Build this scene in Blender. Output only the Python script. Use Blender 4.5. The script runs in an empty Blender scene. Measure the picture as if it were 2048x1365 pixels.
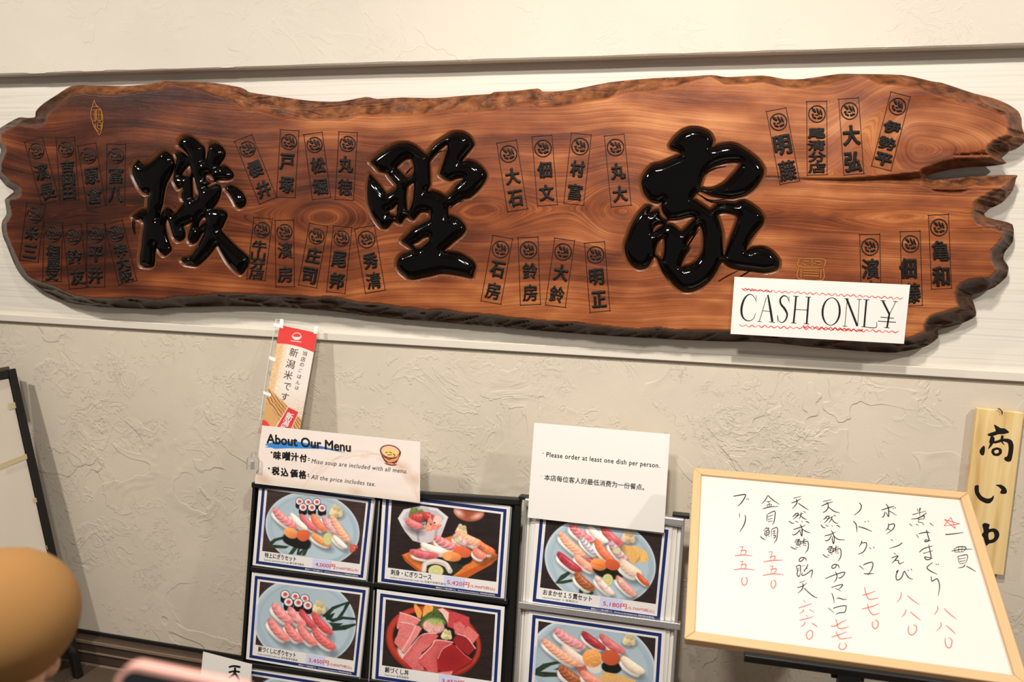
import bpy, bmesh, math, random
import numpy as np
from mathutils import Matrix, Vector

SC = bpy.context.scene
COL = SC.collection
random.seed(7)
RNG = np.random.default_rng(7)

# ------------------------------------------------------------------ camera
# The photograph is 2048 x 1365, focal length 1560 px.  World: X to the right
# along the wall, Y into the wall (wall surface at Y=0), Z up, floor at Z=0.
FOC, PW, PH = 1560.0, 2048.0, 1365.0
nrm = lambda v: np.array(v, float) / np.linalg.norm(v)
_cx = -nrm((-6547, -370, FOC))
_cz = -nrm((-128, 8850, FOC))
_cz = nrm(_cz - _cx * _cz.dot(_cx))
_cy = np.cross(_cz, _cx)
ROT = np.array([_cx, _cy, _cz])
FWD = ROT @ np.array([0, 0, 1.0])
EYE = np.array([0.0, -2.2 * FWD[1], 1.6])

cam_d = bpy.data.cameras.new('camera')
cam = bpy.data.objects.new('camera', cam_d)
COL.objects.link(cam)
right, up, back = ROT @ np.array([1, 0, 0.]), ROT @ np.array([0, -1, 0.]), -FWD
cam.matrix_world = Matrix([[right[i], up[i], back[i], EYE[i]] for i in range(3)] + [[0, 0, 0, 1]])
CAM_R, CAM_U = right, up
cam_d.sensor_width = 36.0
cam_d.lens = 36.0 * FOC / PW
cam_d.clip_start = 0.02
cam_d.dof.use_dof = True
cam_d.dof.focus_distance = 2.02
cam_d.dof.aperture_fstop = 3.5
SC.camera = cam

# ------------------------------------------------------------------ light
SC.view_settings.view_transform = 'Standard'
SC.view_settings.look = 'None'
SC.view_settings.gamma = 1
SC.view_settings.use_curve_mapping = False
SC.view_settings.exposure = 0.0
world = bpy.data.worlds.new('world')
SC.world = world
world.use_nodes = True
world.node_tree.nodes['Background'].inputs[0].default_value = (1.0, 0.93, 0.85, 1)
world.node_tree.nodes['Background'].inputs[1].default_value = 0.24


def area(name, loc, aim, size, power, col=(1.0, 0.94, 0.87), spread=125):
    d = bpy.data.lights.new(name, 'AREA')
    d.shape = 'DISK'
    d.size = size
    d.energy = power
    d.color = col
    d.spread = math.radians(spread)
    o = bpy.data.objects.new(name, d)
    COL.objects.link(o)
    o.location = loc
    o.rotation_euler = (Vector(aim) - Vector(loc)).to_track_quat('-Z', 'Y').to_euler()
    return o


area('ceiling_lamp_or_fill', (-2.6, -1.55, 2.98), (-1.3, 0, 0.4), 0.12, 22)
area('ceiling_lamp_or_fill', (-0.1, -1.6, 2.98), (0.0, 0, 0.3), 0.12, 21)
area('ceiling_lamp_or_fill', (1.9, -1.6, 2.98), (0.9, 0, 0.3), 0.12, 19)
area('ceiling_lamp_or_fill', (-0.5, -2.3, 2.98), (-0.4, 0, 0.1), 0.25, 23)  # unseen fill lamp, added to brighten the lower wall


# ------------------------------------------------------------------ helpers
def lin(c):
    c = np.asarray(c, float) / 255.0
    return np.where(c <= 0.04045, c / 12.92, ((c + 0.055) / 1.055) ** 2.4)


def mat(name, c, rough=0.6, metal=0.0, spec=0.5, coat=0.0, trans=0.0, var=0.0, scale=20.0, bump=0.0, bscale=200.0,
        attr=None, ior=1.45, stretch=None):
    m = bpy.data.materials.new(name)
    m.use_nodes = True
    nt = m.node_tree
    b = nt.nodes['Principled BSDF']
    col = tuple(lin(c)) + (1,)
    b.inputs['Base Color'].default_value = col
    b.inputs['Roughness'].default_value = rough
    b.inputs['Metallic'].default_value = metal
    b.inputs['Specular IOR Level'].default_value = spec
    b.inputs['Coat Weight'].default_value = coat
    b.inputs['Coat Roughness'].default_value = 0.05
    b.inputs['Transmission Weight'].default_value = trans
    b.inputs['IOR'].default_value = ior
    N, L = nt.nodes.new, nt.links.new
    tc = N('ShaderNodeTexCoord')
    vec = tc.outputs['Object']
    if stretch:
        mp = N('ShaderNodeMapping')
        mp.inputs['Scale'].default_value = stretch
        L(vec, mp.inputs[0])
        vec = mp.outputs[0]
    src = None
    if attr:
        a = N('ShaderNodeVertexColor')
        a.layer_name = attr
        src = a.outputs['Color']
        L(src, b.inputs['Base Color'])
    if var > 0:
        nz = N('ShaderNodeTexNoise')
        nz.inputs['Scale'].default_value = scale
        nz.inputs['Detail'].default_value = 5
        L(vec, nz.inputs[0])
        mr = N('ShaderNodeMapRange')
        mr.inputs[3].default_value = 1 - var
        mr.inputs[4].default_value = 1 + var
        L(nz.outputs[0], mr.inputs[0])
        mx = N('ShaderNodeVectorMath')
        mx.operation = 'SCALE'
        if src:
            L(src, mx.inputs[0])
        else:
            mx.inputs[0].default_value = col[:3]
        L(mr.outputs[0], mx.inputs['Scale'])
        L(mx.outputs[0], b.inputs['Base Color'])
    if bump > 0:
        nz = N('ShaderNodeTexNoise')
        nz.inputs['Scale'].default_value = bscale
        nz.inputs['Detail'].default_value = 4
        L(vec, nz.inputs[0])
        bp = N('ShaderNodeBump')
        bp.inputs['Strength'].default_value = bump
        bp.inputs['Distance'].default_value = 0.002
        L(nz.outputs[0], bp.inputs['Height'])
        L(bp.outputs[0], b.inputs['Normal'])
    return m


def ray(px, py):
    px, py = np.broadcast_arrays(np.asarray(px, float), np.asarray(py, float))
    v = np.stack([px - PW / 2, py - PH / 2, np.full(px.shape, FOC)], -1)
    return v @ ROT.T


def onY(px, py, y):
    r = ray(px, py)
    return EYE + r * ((y - EYE[1]) / r[..., 1:2] if r.ndim > 1 else (y - EYE[1]) / r[1])


class Plane:
    """a flat thing's own frame: origin O, right U, up V, normal N towards the room"""

    def __init__(s, O, U, V):
        s.O = np.array(O, float)
        s.U = nrm(U)
        s.V = nrm(np.array(V, float) - s.U * np.dot(V, s.U))
        s.N = np.cross(s.U, s.V)
        s.M = Matrix([[s.U[i], s.V[i], s.N[i], s.O[i]] for i in range(3)] + [[0, 0, 0, 1]])

    def uv(s, px, py=None, w=0.0):
        if py is None:
            a = np.asarray(px, float)
            px, py = a[..., 0], a[..., 1]
        r = ray(px, py)
        t = (s.O + s.N * w - EYE).dot(s.N) / (r @ s.N)
        p = EYE + r * t[..., None] - s.O
        return np.stack([p @ s.U, p @ s.V], -1)


def plane_Y(px, py, y, lean=0.0, yaw=0.0):
    O = onY(px, py, y)
    U = np.array([math.cos(yaw), math.sin(yaw), 0])
    F = np.array([-math.sin(yaw), math.cos(yaw), 0])
    return Plane(O, U, F * math.sin(lean) + np.array([0, 0, math.cos(lean)]))


def tag(o, label=None, cat=None, group=None, kind=None):
    for k, v in (('label', label), ('category', cat), ('group', group), ('kind', kind)):
        if v:
            o[k] = v
    return o


def link(o, parent=None):
    COL.objects.link(o)
    if parent is not None:
        o.parent = parent
    return o


def thing(name, label, cat, M=None, group=None):
    o = bpy.data.objects.new(name, None)
    o.empty_display_size = 0.05
    link(o)
    if M is not None:
        o.matrix_world = M
    return tag(o, label, cat, group)


def mesh(name, v, f, m, parent=None, smooth=False, col=None, attrs=None, tri=False, M=None):
    """v (n,3); f list of faces or (m,3|4) array"""
    me = bpy.data.meshes.new(name)
    v = np.asarray(v, np.float32)
    if isinstance(f, np.ndarray):
        k = f.shape[1]
        me.vertices.add(len(v))
        me.vertices.foreach_set('co', v.ravel())
        me.loops.add(f.size)
        me.loops.foreach_set('vertex_index', f.astype(np.int32).ravel())
        me.polygons.add(len(f))
        me.polygons.foreach_set('loop_start', np.arange(0, f.size, k, dtype=np.int32))
        me.polygons.foreach_set('loop_total', np.full(len(f), k, np.int32))
        me.update(calc_edges=True)
        me.validate()
    else:
        me.from_pydata([tuple(map(float, p)) for p in v], [], [tuple(int(i) for i in q) for q in f])
        me.update()
    if smooth:
        me.polygons.foreach_set('use_smooth', np.ones(len(me.polygons), bool))
    if col is not None:
        a = me.color_attributes.new('Col', 'FLOAT_COLOR', 'POINT')
        c = np.ones((len(v), 4), np.float32)
        c[:, :3] = col
        a.data.foreach_set('color', c.ravel())
    for k, arr in (attrs or {}).items():
        a = me.attributes.new(k, 'FLOAT', 'POINT')
        a.data.foreach_set('value', np.asarray(arr, np.float32))
    if m is not None:
        me.materials.append(m)
    o = bpy.data.objects.new(name, me)
    link(o, parent)
    if M is not None:
        o.matrix_world = M
    return o


def join(parts):
    V, F, n = [], [], 0
    for v, f in parts:
        V.append(np.asarray(v, float))
        F += [[i + n for i in q] for q in f]
        n += len(v)
    return np.concatenate(V), F


def box(a, b):
    x0, y0, z0 = a
    x1, y1, z1 = b
    v = [(x, y, z) for z in (z0, z1) for y in (y0, y1) for x in (x0, x1)]
    f = [(0, 2, 3, 1), (4, 5, 7, 6), (0, 1, 5, 4), (2, 6, 7, 3), (0, 4, 6, 2), (1, 3, 7, 5)]
    return v, f


def bevel_obj(o, w, seg=2):
    md = o.modifiers.new('bevel', 'BEVEL')
    md.width = w
    md.segments = seg
    md.limit_method = 'ANGLE'
    for p in o.data.polygons:
        p.use_smooth = True
    md.harden_normals = True
    return o


def prism(poly, w0, w1):
    """extrude a 2D polygon (u,v) counter-clockwise from w0 to w1"""
    p = np.asarray(poly, float)
    a = np.sum(p[:, 0] * np.roll(p[:, 1], -1) - np.roll(p[:, 0], -1) * p[:, 1])
    if a < 0:
        p = p[::-1]
    n = len(p)
    v = [(x, y, w0) for x, y in p] + [(x, y, w1) for x, y in p]
    f = [tuple(range(n - 1, -1, -1)), tuple(range(n, 2 * n))]
    f += [(i, (i + 1) % n, (i + 1) % n + n, i + n) for i in range(n)]
    return v, f


def bar(P, Q, wu, wv, w0, w1):
    """flat bar between 2D points P,Q with half widths"""
    P, Q = np.asarray(P, float), np.asarray(Q, float)
    d = nrm(Q - P)
    nn = np.array([-d[1], d[0]])
    return prism([P - nn * wu, Q - nn * wv, Q + nn * wv, P + nn * wu], w0, w1)


def cmr(pts, k=5, closed=False):
    """Catmull-Rom through points (any dimension)"""
    p = np.asarray(pts, float)
    if len(p) < 3:
        return p
    if closed:
        q = np.concatenate([p[-1:], p, p[:2]])
        m = len(p)
    else:
        q = np.concatenate([2 * p[:1] - p[1:2], p, 2 * p[-1:] - p[-2:-1]])
        m = len(p) - 1
    out = []
    t = np.linspace(0, 1, k, endpoint=False)[:, None]
    for i in range(m):
        a, b, c, d = q[i], q[i + 1], q[i + 2], q[i + 3]
        out.append(0.5 * ((2 * b) + (c - a) * t + (2 * a - 5 * b + 4 * c - d) * t ** 2 + (3 * b - a - 3 * c + d) * t ** 3))
    if not closed:
        out.append(p[-1:])
    return np.concatenate(out)


def cmr_soft(pts, k=4, closed=True):
    """tension-reduced smoothing that keeps corners fairly crisp"""
    p = np.asarray(pts, float)
    s = cmr(p, k, closed)
    lin_ = []
    n = len(p)
    m = n if closed else n - 1
    for i in range(m):
        for t in range(k):
            lin_.append(p[i] + (p[(i + 1) % n] - p[i]) * t / k)
    if not closed:
        lin_.append(p[-1])
    return 0.75 * s + 0.25 * np.asarray(lin_)


def sdf(pts, polys):
    """signed distance (positive inside) of pts (n,2) to even-odd polygons"""
    d2 = np.full(len(pts), 1e18)
    ins = np.zeros(len(pts), bool)
    x, y = pts[:, 0], pts[:, 1]
    for poly in polys:
        a = np.asarray(poly, float)
        b = np.roll(a, -1, 0)
        for (ax, ay), (bx, by) in zip(a, b):
            ex, ey = bx - ax, by - ay
            L = ex * ex + ey * ey + 1e-12
            wx, wy = x - ax, y - ay
            t = np.clip((wx * ex + wy * ey) / L, 0, 1)
            dx, dy = wx - t * ex, wy - t * ey
            np.minimum(d2, dx * dx + dy * dy, out=d2)
            if ay != by:
                c = ((ay > y) != (by > y)) & (x < ex * (y - ay) / ey + ax)
                ins ^= c
    return np.sqrt(d2) * np.where(ins, 1, -1)


def march(X, Y, F, lo=0.0):
    """triangulate the region F>lo of a regular grid.  returns pts(n,2), tris, boundary segments"""
    ny, nx = X.shape
    idx = np.arange(nx * ny).reshape(ny, nx)
    a, b, c, d = idx[:-1, :-1], idx[:-1, 1:], idx[1:, 1:], idx[1:, :-1]
    T = np.concatenate([np.stack([a, b, c], -1).reshape(-1, 3), np.stack([a, c, d], -1).reshape(-1, 3)])
    f = F.ravel() - lo
    P = np.stack([X.ravel(), Y.ravel()], -1)
    ins = f > 0
    k = ins[T].sum(1)
    full = T[k == 3]
    N = nx * ny
    keys, tri = [], [full.astype(np.int64)]

    def ek(i, j):
        return -(np.minimum(i, j).astype(np.int64) * N + np.maximum(i, j)) - 1
    seg = []
    for cnt in (1, 2):
        t = T[k == cnt]
        flag = ins[t] if cnt == 1 else ~ins[t]
        s = flag.argmax(1)
        r = np.arange(len(t))
        p, q, w = t[r, s], t[r, (s + 1) % 3], t[r, (s + 2) % 3]
        e1, e2 = ek(p, q), ek(p, w)
        if cnt == 1:
            tri.append(np.stack([p.astype(np.int64), e1, e2], -1))
            seg.append(np.stack([e1, e2], -1))
        else:
            tri.append(np.stack([e1, q.astype(np.int64), w.astype(np.int64)], -1))
            tri.append(np.stack([e1, w.astype(np.int64), e2], -1))
            seg.append(np.stack([e2, e1], -1))
    tri = np.concatenate(tri)
    seg = np.concatenate(seg)
    u, inv = np.unique(tri.ravel(), return_inverse=True)
    pts = np.zeros((len(u), 2))
    g = u >= 0
    pts[g] = P[u[g]]
    e = -(u[~g] + 1)
    i, j = e // N, e % N
    t = f[i] / (f[i] - f[j])
    pts[~g] = P[i] + (P[j] - P[i]) * t[:, None]
    pos = np.searchsorted(u, seg.ravel()).reshape(-1, 2)
    return pts, inv.reshape(-1, 3), pos, g


def grid(x0, y0, x1, y1, step):
    xs = np.arange(x0, x1 + step, step)
    ys = np.arange(y0, y1 + step, step)
    return np.meshgrid(xs, ys)


def puff(name, polys, step, pl, m, parent, w0, height, round_px, base=None, extra=None, smooth=True, skirt=None):
    """raised rounded shape over px polygons on plane pl"""
    allp = np.concatenate([np.asarray(p) for p in polys])
    X, Y = grid(allp[:, 0].min() - 3, allp[:, 1].min() - 3, allp[:, 0].max() + 3, allp[:, 1].max() + 3, step)
    F = sdf(np.stack([X.ravel(), Y.ravel()], -1), polys)
    pts, tri, seg, g = march(X, Y, F.reshape(X.shape))
    d = np.maximum(sdf(pts, polys), 0)
    d[~g] = 0
    s = np.clip(d / round_px, 0, 1)
    h = w0 + height * np.sqrt(np.clip(1 - (1 - s) ** 2, 0, 1))
    uv = pl.uv(pts)
    v = np.concatenate([uv, h[:, None]], 1)
    tri = tri[:, ::-1]
    n = len(v)
    if skirt is not None:
        bidx = np.unique(seg)
        mp = np.full(n, -1)
        mp[bidx] = n + np.arange(len(bidx))
        vb = v[bidx].copy()
        vb[:, 2] = skirt
        v = np.concatenate([v, vb])
        a, b = seg[:, 0], seg[:, 1]
        tri = np.concatenate([tri, np.stack([a, b, mp[b]], -1), np.stack([a, mp[b], mp[a]], -1)])
    return mesh(name, v, tri, m, parent, smooth)


# text -------------------------------------------------------------
_tc = {}


def glyphs(body, offset=0.0, extrude=0.0, bevel=0.0, res=3, spacing=1.0):
    key = (body, offset, extrude, bevel, res, spacing)
    if key in _tc:
        return _tc[key]
    c = bpy.data.curves.new('lettering', 'FONT')
    c.body = body
    c.offset = offset
    c.extrude = extrude
    c.bevel_depth = bevel
    c.bevel_resolution = 1
    c.resolution_u = res
    c.space_character = spacing
    o = bpy.data.objects.new('lettering', c)
    COL.objects.link(o)
    dg = bpy.context.evaluated_depsgraph_get()
    me = bpy.data.meshes.new_from_object(o.evaluated_get(dg))
    v = np.zeros(len(me.vertices) * 3, np.float32)
    me.vertices.foreach_get('co', v)
    v = v.reshape(-1, 3)
    f = [tuple(p.vertices) for p in me.polygons]
    bpy.data.objects.remove(o)
    bpy.data.curves.remove(c)
    bpy.data.meshes.remove(me)
    _tc[key] = (v, f)
    return _tc[key]


def text_px(body, P0, P1, hpx, upv=(0, -1), **kw):
    """vertices in photo px: baseline from P0 to P1, cap height hpx along upv. returns px(n,2), z(n), faces"""
    v, f = glyphs(body, **kw)
    P0, P1, U = np.array(P0, float), np.array(P1, float), np.array(upv, float)
    x0, x1 = v[:, 0].min(), v[:, 0].max()
    t = (v[:, 0] - x0) / max(x1 - x0, 1e-6)
    p = P0 + (P1 - P0) * t[:, None] + U * (v[:, 1:2] * hpx / 0.72)
    return p, v[:, 2], f


def lettering(name, items, pl, w, m, parent, **kw):
    """items: (body,P0,P1,h,up)"""
    o_ = None
    for it in items:
        parts = []
        body, P0, P1, h = it[:4]
        u = it[4] if len(it) > 4 else (0, -1)
        k = dict(kw)
        if len(it) > 5:
            k.update(it[5])
        off_ = k.pop('offset', 0.0)
        p, z, f = text_px(body, P0, P1, h, u, **k)
        r_ = off_ * h / 0.72
        dirs = [(0, 0)] if off_ <= 0.001 else [(r_ * math.cos(t_), r_ * math.sin(t_)) for t_ in np.linspace(0, 2 * math.pi, 7 if off_ > 0.015 else 5)[:-1]]
        for j_, dd_ in enumerate(dirs):
            parts.append((np.concatenate([pl.uv(p + np.array(dd_)), np.full((len(p), 1), w + 0.00002 * j_)], 1), f))
        v, f = join(parts)
        o_ = mesh(name, v, f, m, parent)
    return o_


def char_at(body, c, w, h, ax, **kw):
    """one glyph centred at px c with width w and height h; ax = px unit 'down' direction"""
    v, f = glyphs(body, **kw)
    lo, hi = v.min(0), v.max(0)
    cx, cy = (lo[0] + hi[0]) / 2, (lo[1] + hi[1]) / 2
    ax = nrm(ax)
    rt = np.array([ax[1], -ax[0]])
    sw = w / max(hi[0] - lo[0], 1e-6)
    sh = h / max(hi[1] - lo[1], 1e-6)
    if (hi[0] - lo[0]) < 0.35 * (hi[1] - lo[1]):
        sw = sh
    if (hi[1] - lo[1]) < 0.35 * (hi[0] - lo[0]):
        sh = sw
    p = np.array(c, float) + rt * ((v[:, 0:1] - cx) * sw) - ax * ((v[:, 1:2] - cy) * sh)
    return p, v[:, 2], f


def fat_glyph(body, c, w, h, ax, dil=1.0, step=0.8, rough=0.0, seed=0):
    """one bold brush-like glyph: returns px points, distance inside, triangles"""
    v, f = glyphs(body, res=3)
    cnt = {}
    for q in f:
        for i in range(len(q)):
            e = (q[i], q[(i + 1) % len(q)])
            k = (min(e), max(e))
            cnt[k] = cnt.get(k, 0) + 1
    E = np.array([k for k, n_ in cnt.items() if n_ == 1])
    p, _, _ = char_at(body, c, w - 2 * dil, h - 2 * dil, ax)
    A, B = p[E[:, 0]], p[E[:, 1]]
    lo, hi = p.min(0) - dil - 2, p.max(0) + dil + 2
    X, Y = grid(lo[0], lo[1], hi[0], hi[1], step)

    def field(P):
        x, y = P[:, 0:1], P[:, 1:2]
        ex, ey = (B - A)[:, 0], (B - A)[:, 1]
        t = np.clip(((x - A[:, 0]) * ex + (y - A[:, 1]) * ey) / (ex * ex + ey * ey + 1e-12), 0, 1)
        d = np.sqrt(((x - A[:, 0] - t * ex) ** 2 + (y - A[:, 1] - t * ey) ** 2).min(1))
        ay, by = A[:, 1], B[:, 1]
        den = np.where(ay == by, 1e-9, by - ay)
        c_ = ((ay > y) != (by > y)) & (x < ex * (y - ay) / den + A[:, 0])
        ins = c_.sum(1) % 2 == 1
        d = np.where(ins, d, -d) + dil
        if rough:
            d = d + rough * (fnoise(P[:, 0] / 2.6 + seed, P[:, 1] / 2.6, 77, 2) - 0.5)
        return d
    F = field(np.stack([X.ravel(), Y.ravel()], -1)).reshape(X.shape)
    pts, tri, seg, g = march(X, Y, F)
    d = np.maximum(field(pts), 0)
    d[~g] = 0
    return pts, d, tri[:, ::-1]


def ribbon(pts, w, taper=0.35, k=5, close=False):
    """px polyline -> strip of quads. pts (n,2) or (n,3) with own widths"""
    p = np.asarray(pts, float)
    if p.shape[1] == 2:
        ww = np.full(len(p), float(w))
        if taper < 1 and not close:
            ww[0] *= 0.75
            ww[-1] *= taper
        p = np.concatenate([p, ww[:, None]], 1)
    q = cmr(p, k, close)
    if close:
        q = np.concatenate([q, q[:1]])
    d = np.gradient(q[:, :2], axis=0)
    d /= np.linalg.norm(d, axis=1)[:, None] + 1e-9
    nn = np.stack([-d[:, 1], d[:, 0]], -1) * q[:, 2:3] / 2
    v = np.concatenate([q[:, :2] - nn, q[:, :2] + nn])
    n = len(q)
    f = [(i, i + 1, i + 1 + n, i + n) for i in range(n - 1)]
    return v, f


def ribbons(name, strokes, w, pl, z, m, parent, taper=0.35, k=5):
    parts = []
    for s in strokes:
        v, f = ribbon(s, w, taper, k)
        parts.append((np.concatenate([pl.uv(v), np.full((len(v), 1), z)], 1), f))
    v, f = join(parts)
    return mesh(name, v, [q[::-1] for q in f], m, parent)


def crop(x0, y0, s):
    """zoomed crop coordinates -> photo px"""
    o = np.array([x0, y0], float)
    return lambda *p: [o + np.array(q[:2], float) / s if len(q) == 2 else np.array([x0 + q[0] / s, y0 + q[1] / s, q[2] / s]) for q in p]


def quad_at(q, s, t):
    """bilinear px position in quad TL,TR,BR,BL"""
    q = np.asarray(q, float)
    s, t = np.asarray(s, float)[..., None], np.asarray(t, float)[..., None]
    return (q[0] * (1 - s) + q[1] * s) * (1 - t) + (q[3] * (1 - s) + q[2] * s) * t


def sub(q, s0, t0, s1, t1):
    return [quad_at(q, a, b) for a, b in ((s0, t0), (s1, t0), (s1, t1), (s0, t1))]


def sheet(name, q, pl, w0, w1, m, parent):
    v, f = prism(pl.uv(np.asarray(q)), w0, w1)
    return mesh(name, v, f, m, parent)


# simple value noise used for printed pictures and carved wood --------------
def vnoise(x, y, seed=0):
    r = np.random.default_rng(seed).random((256, 256))
    xi, yi = np.floor(x).astype(int), np.floor(y).astype(int)
    fx, fy = x - xi, y - yi
    fx, fy = fx * fx * (3 - 2 * fx), fy * fy * (3 - 2 * fy)
    g = lambda i, j: r[j % 256, i % 256]
    return (g(xi, yi) * (1 - fx) + g(xi + 1, yi) * fx) * (1 - fy) + (g(xi, yi + 1) * (1 - fx) + g(xi + 1, yi + 1) * fx) * fy


def fnoise(x, y, seed=0, o=3):
    s, a, t = 0, 1.0, 0
    for k in range(o):
        s = s + a * vnoise(x * 2 ** k, y * 2 ** k, seed + k)
        t += a
        a *= 0.5
    return s / t


def print_mesh(name, q, nx, ny, pl, w, m, parent, paint):
    """a printed picture: a flat sheet whose ink colours come from paint(X,Y)->sRGB 0-255 (n,3)"""
    s, t = np.meshgrid(np.linspace(0, 1, nx), np.linspace(0, 1, ny))
    p = quad_at(q, s, t).reshape(-1, 2)
    c = np.clip(paint(p[:, 0], p[:, 1]), 0, 255)
    idx = np.arange(nx * ny).reshape(ny, nx)
    F = np.stack([idx[:-1, :-1], idx[1:, :-1], idx[1:, 1:], idx[:-1, 1:]], -1).reshape(-1, 4)
    v = np.concatenate([pl.uv(p), np.full((len(p), 1), w)], 1)
    return mesh(name, v, F, m, parent, col=lin(c))


# ------------------------------------------------------------------ materials
M_ink = mat('black_ink', (22, 18, 18), 0.5)
M_ink_brown = mat('brown_black_ink', (60, 42, 36), 0.5)
M_red_ink = mat('red_ink', (202, 60, 80), 0.5)
M_red_marker = mat('red_marker', (222, 66, 60), 0.5)
M_pink_marker = mat('pale_red_marker', (226, 96, 90), 0.5)
M_grey_ink = mat('grey_ink', (110, 100, 95), 0.5)
M_paper = mat('white_paper', (226, 222, 216), 0.55, var=0.02, scale=6)
M_card = mat('glossy_white_paper', (226, 222, 218), 0.35)
M_navy = mat('navy_ink', (26, 42, 98), 0.4)
M_lilac = mat('lilac_ink', (200, 206, 232), 0.4)
M_print = mat('printed_ink', (255, 255, 255), 0.38, attr='Col')
M_blackmetal = mat('black_powder_coated_metal', (20, 19, 18), 0.42, bump=0.1, bscale=500)
M_blackwood = mat('black_painted_wood', (16, 14, 13), 0.5, bump=0.3, bscale=80)
M_silver = mat('silver_aluminium', (205, 203, 200), 0.32, metal=0.75, var=0.05, scale=30)
M_lacquer = mat('black_lacquer', (4, 3, 3), 0.07, spec=0.32, bump=0.02, bscale=30)
M_groove = mat('carved_groove_wood', (112, 66, 38), 0.3, spec=0.6, var=0.35, scale=50)
M_charred = mat('dark_carved_stain', (24, 17, 13), 0.5, spec=0.3, var=0.25, scale=60)
M_gold = mat('worn_gold_leaf', (190, 130, 62), 0.4, metal=0.5, var=0.3, scale=100)
M_clear = mat('clear_plastic', (250, 250, 250), 0.08, trans=0.95, ior=1.3)
M_tape = mat('white_tape', (238, 236, 232), 0.45)


# ------------------------------------------------------------------ setting
def nodes(m):
    return m.node_tree, m.node_tree.nodes.new, m.node_tree.links.new, m.node_tree.nodes['Principled BSDF']


def plaster(name, c, amt=1.0, blotch=0.05):
    m = mat(name, c, 0.85, spec=0.25)
    nt, N, L, b = nodes(m)
    tc = N('ShaderNodeTexCoord')
    vec = tc.outputs['Object']

    def noise(scale, detail=2, rough=0.5, dist=0.0, off=(0, 0, 0), sc=(1, 1, 1)):
        mp = N('ShaderNodeMapping')
        mp.inputs['Location'].default_value = off
        mp.inputs['Scale'].default_value = sc
        L(vec, mp.inputs[0])
        n = N('ShaderNodeTexNoise')
        n.inputs['Scale'].default_value = scale
        n.inputs['Detail'].default_value = detail
        n.inputs['Roughness'].default_value = rough
        n.inputs['Distortion'].default_value = dist
        L(mp.outputs[0], n.inputs[0])
        return n.outputs[0]

    def math_(op, a, b_=None, c_=None, clamp=False):
        n = N('ShaderNodeMath')
        n.operation = op
        n.use_clamp = clamp
        for i, v in enumerate((a, b_, c_)):
            if v is None:
                continue
            if isinstance(v, (int, float)):
                n.inputs[i].default_value = v
            else:
                L(v, n.inputs[i])
        return n.outputs[0]

    def rng(v, a, b_, c_=0.0, d=1.0):
        n = N('ShaderNodeMapRange')
        n.interpolation_type = 'SMOOTHSTEP'
        n.inputs[1].default_value = a
        n.inputs[2].default_value = b_
        n.inputs[3].default_value = c_
        n.inputs[4].default_value = d
        L(v, n.inputs[0])
        return n.outputs[0]
    # thin trowel ridges: one-sided steps along level lines of a warped noise, only in patches
    h = None
    for k, (sc, off, dist, wgt) in enumerate(((3.2, (0, 0, 0), 0.6, 1.0), (6.5, (3, 1, 7), 1.2, 0.7), (15.0, (9, 2, 4), 1.5, 0.55))):
        n = noise(sc, 4 if k else 3, 0.55, dist, off)
        mask = rng(noise(2.4 + 1.7 * k, 2, 0.5, 0.3, (k * 5 + 1, 8, 3)), 0.50, 0.62)
        step = rng(n, 0.500, 0.500 + (0.006, 0.014, 0.03)[k])
        fall = rng(n, 0.50, 0.62 + 0.03 * k, 1.0, 0.0)
        r = math_('MULTIPLY', math_('MULTIPLY', step, fall), math_('MULTIPLY', mask, wgt))
        h = r if h is None else math_('ADD', h, r)
    crumb = math_('MULTIPLY', rng(noise(70, 5, 0.6, 0.8), 0.52, 0.6), rng(noise(5, 3, 0.6, 1.5, (4, 4, 4)), 0.56, 0.66))
    h = math_('ADD', h, math_('MULTIPLY', crumb, 0.5))
    h = math_('ADD', h, math_('MULTIPLY', noise(160, 4, 0.6), 0.22))
    h = math_('ADD', h, math_('MULTIPLY', noise(2.0, 2, 0.5), 1.2))
    bp = N('ShaderNodeBump')
    bp.inputs['Strength'].default_value = 0.6
    bp.inputs['Distance'].default_value = 0.0032 * amt
    L(h, bp.inputs['Height'])
    L(bp.outputs[0], b.inputs['Normal'])
    mr = rng(noise(3.0, 4, 0.6, 0.4, (2, 6, 1)), 0.25, 0.75, 1 - blotch, 1 + blotch)
    mx = N('ShaderNodeVectorMath')
    mx.operation = 'SCALE'
    mx.inputs[0].default_value = tuple(lin(c))
    L(mr, mx.inputs['Scale'])
    L(mx.outputs[0], b.inputs['Base Color'])
    return m


M_plaster = plaster('cream_trowelled_plaster', (206, 195, 177))
M_plaster_up = plaster('pale_trowelled_plaster', (212, 204, 190), 0.35, 0.03)


def band_mat():
    m = mat('pale_grained_board', (226, 216, 198), 0.6)
    nt, N, L, b = nodes(m)
    tc = N('ShaderNodeTexCoord')
    mp = N('ShaderNodeMapping')
    mp.inputs['Scale'].default_value = (1.2, 1, 130)
    L(tc.outputs['Object'], mp.inputs[0])
    n = N('ShaderNodeTexNoise')
    n.inputs['Scale'].default_value = 1.3
    n.inputs['Detail'].default_value = 3
    n.inputs['Distortion'].default_value = 0.3
    L(mp.outputs[0], n.inputs[0])
    r = N('ShaderNodeValToRGB')
    r.color_ramp.elements[0].position = 0.36
    r.color_ramp.elements[0].color = tuple(lin((212, 204, 190))) + (1,)
    r.color_ramp.elements[1].position = 0.5
    r.color_ramp.elements[1].color = tuple(lin((224, 217, 204))) + (1,)
    L(n.outputs[0], r.inputs[0])
    L(r.outputs[0], b.inputs['Base Color'])
    bp = N('ShaderNodeBump')
    bp.inputs['Strength'].default_value = 0.25
    bp.inputs['Distance'].default_value = 0.001
    L(n.outputs[0], bp.inputs['Height'])
    L(bp.outputs[0], b.inputs['Normal'])
    return m


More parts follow.
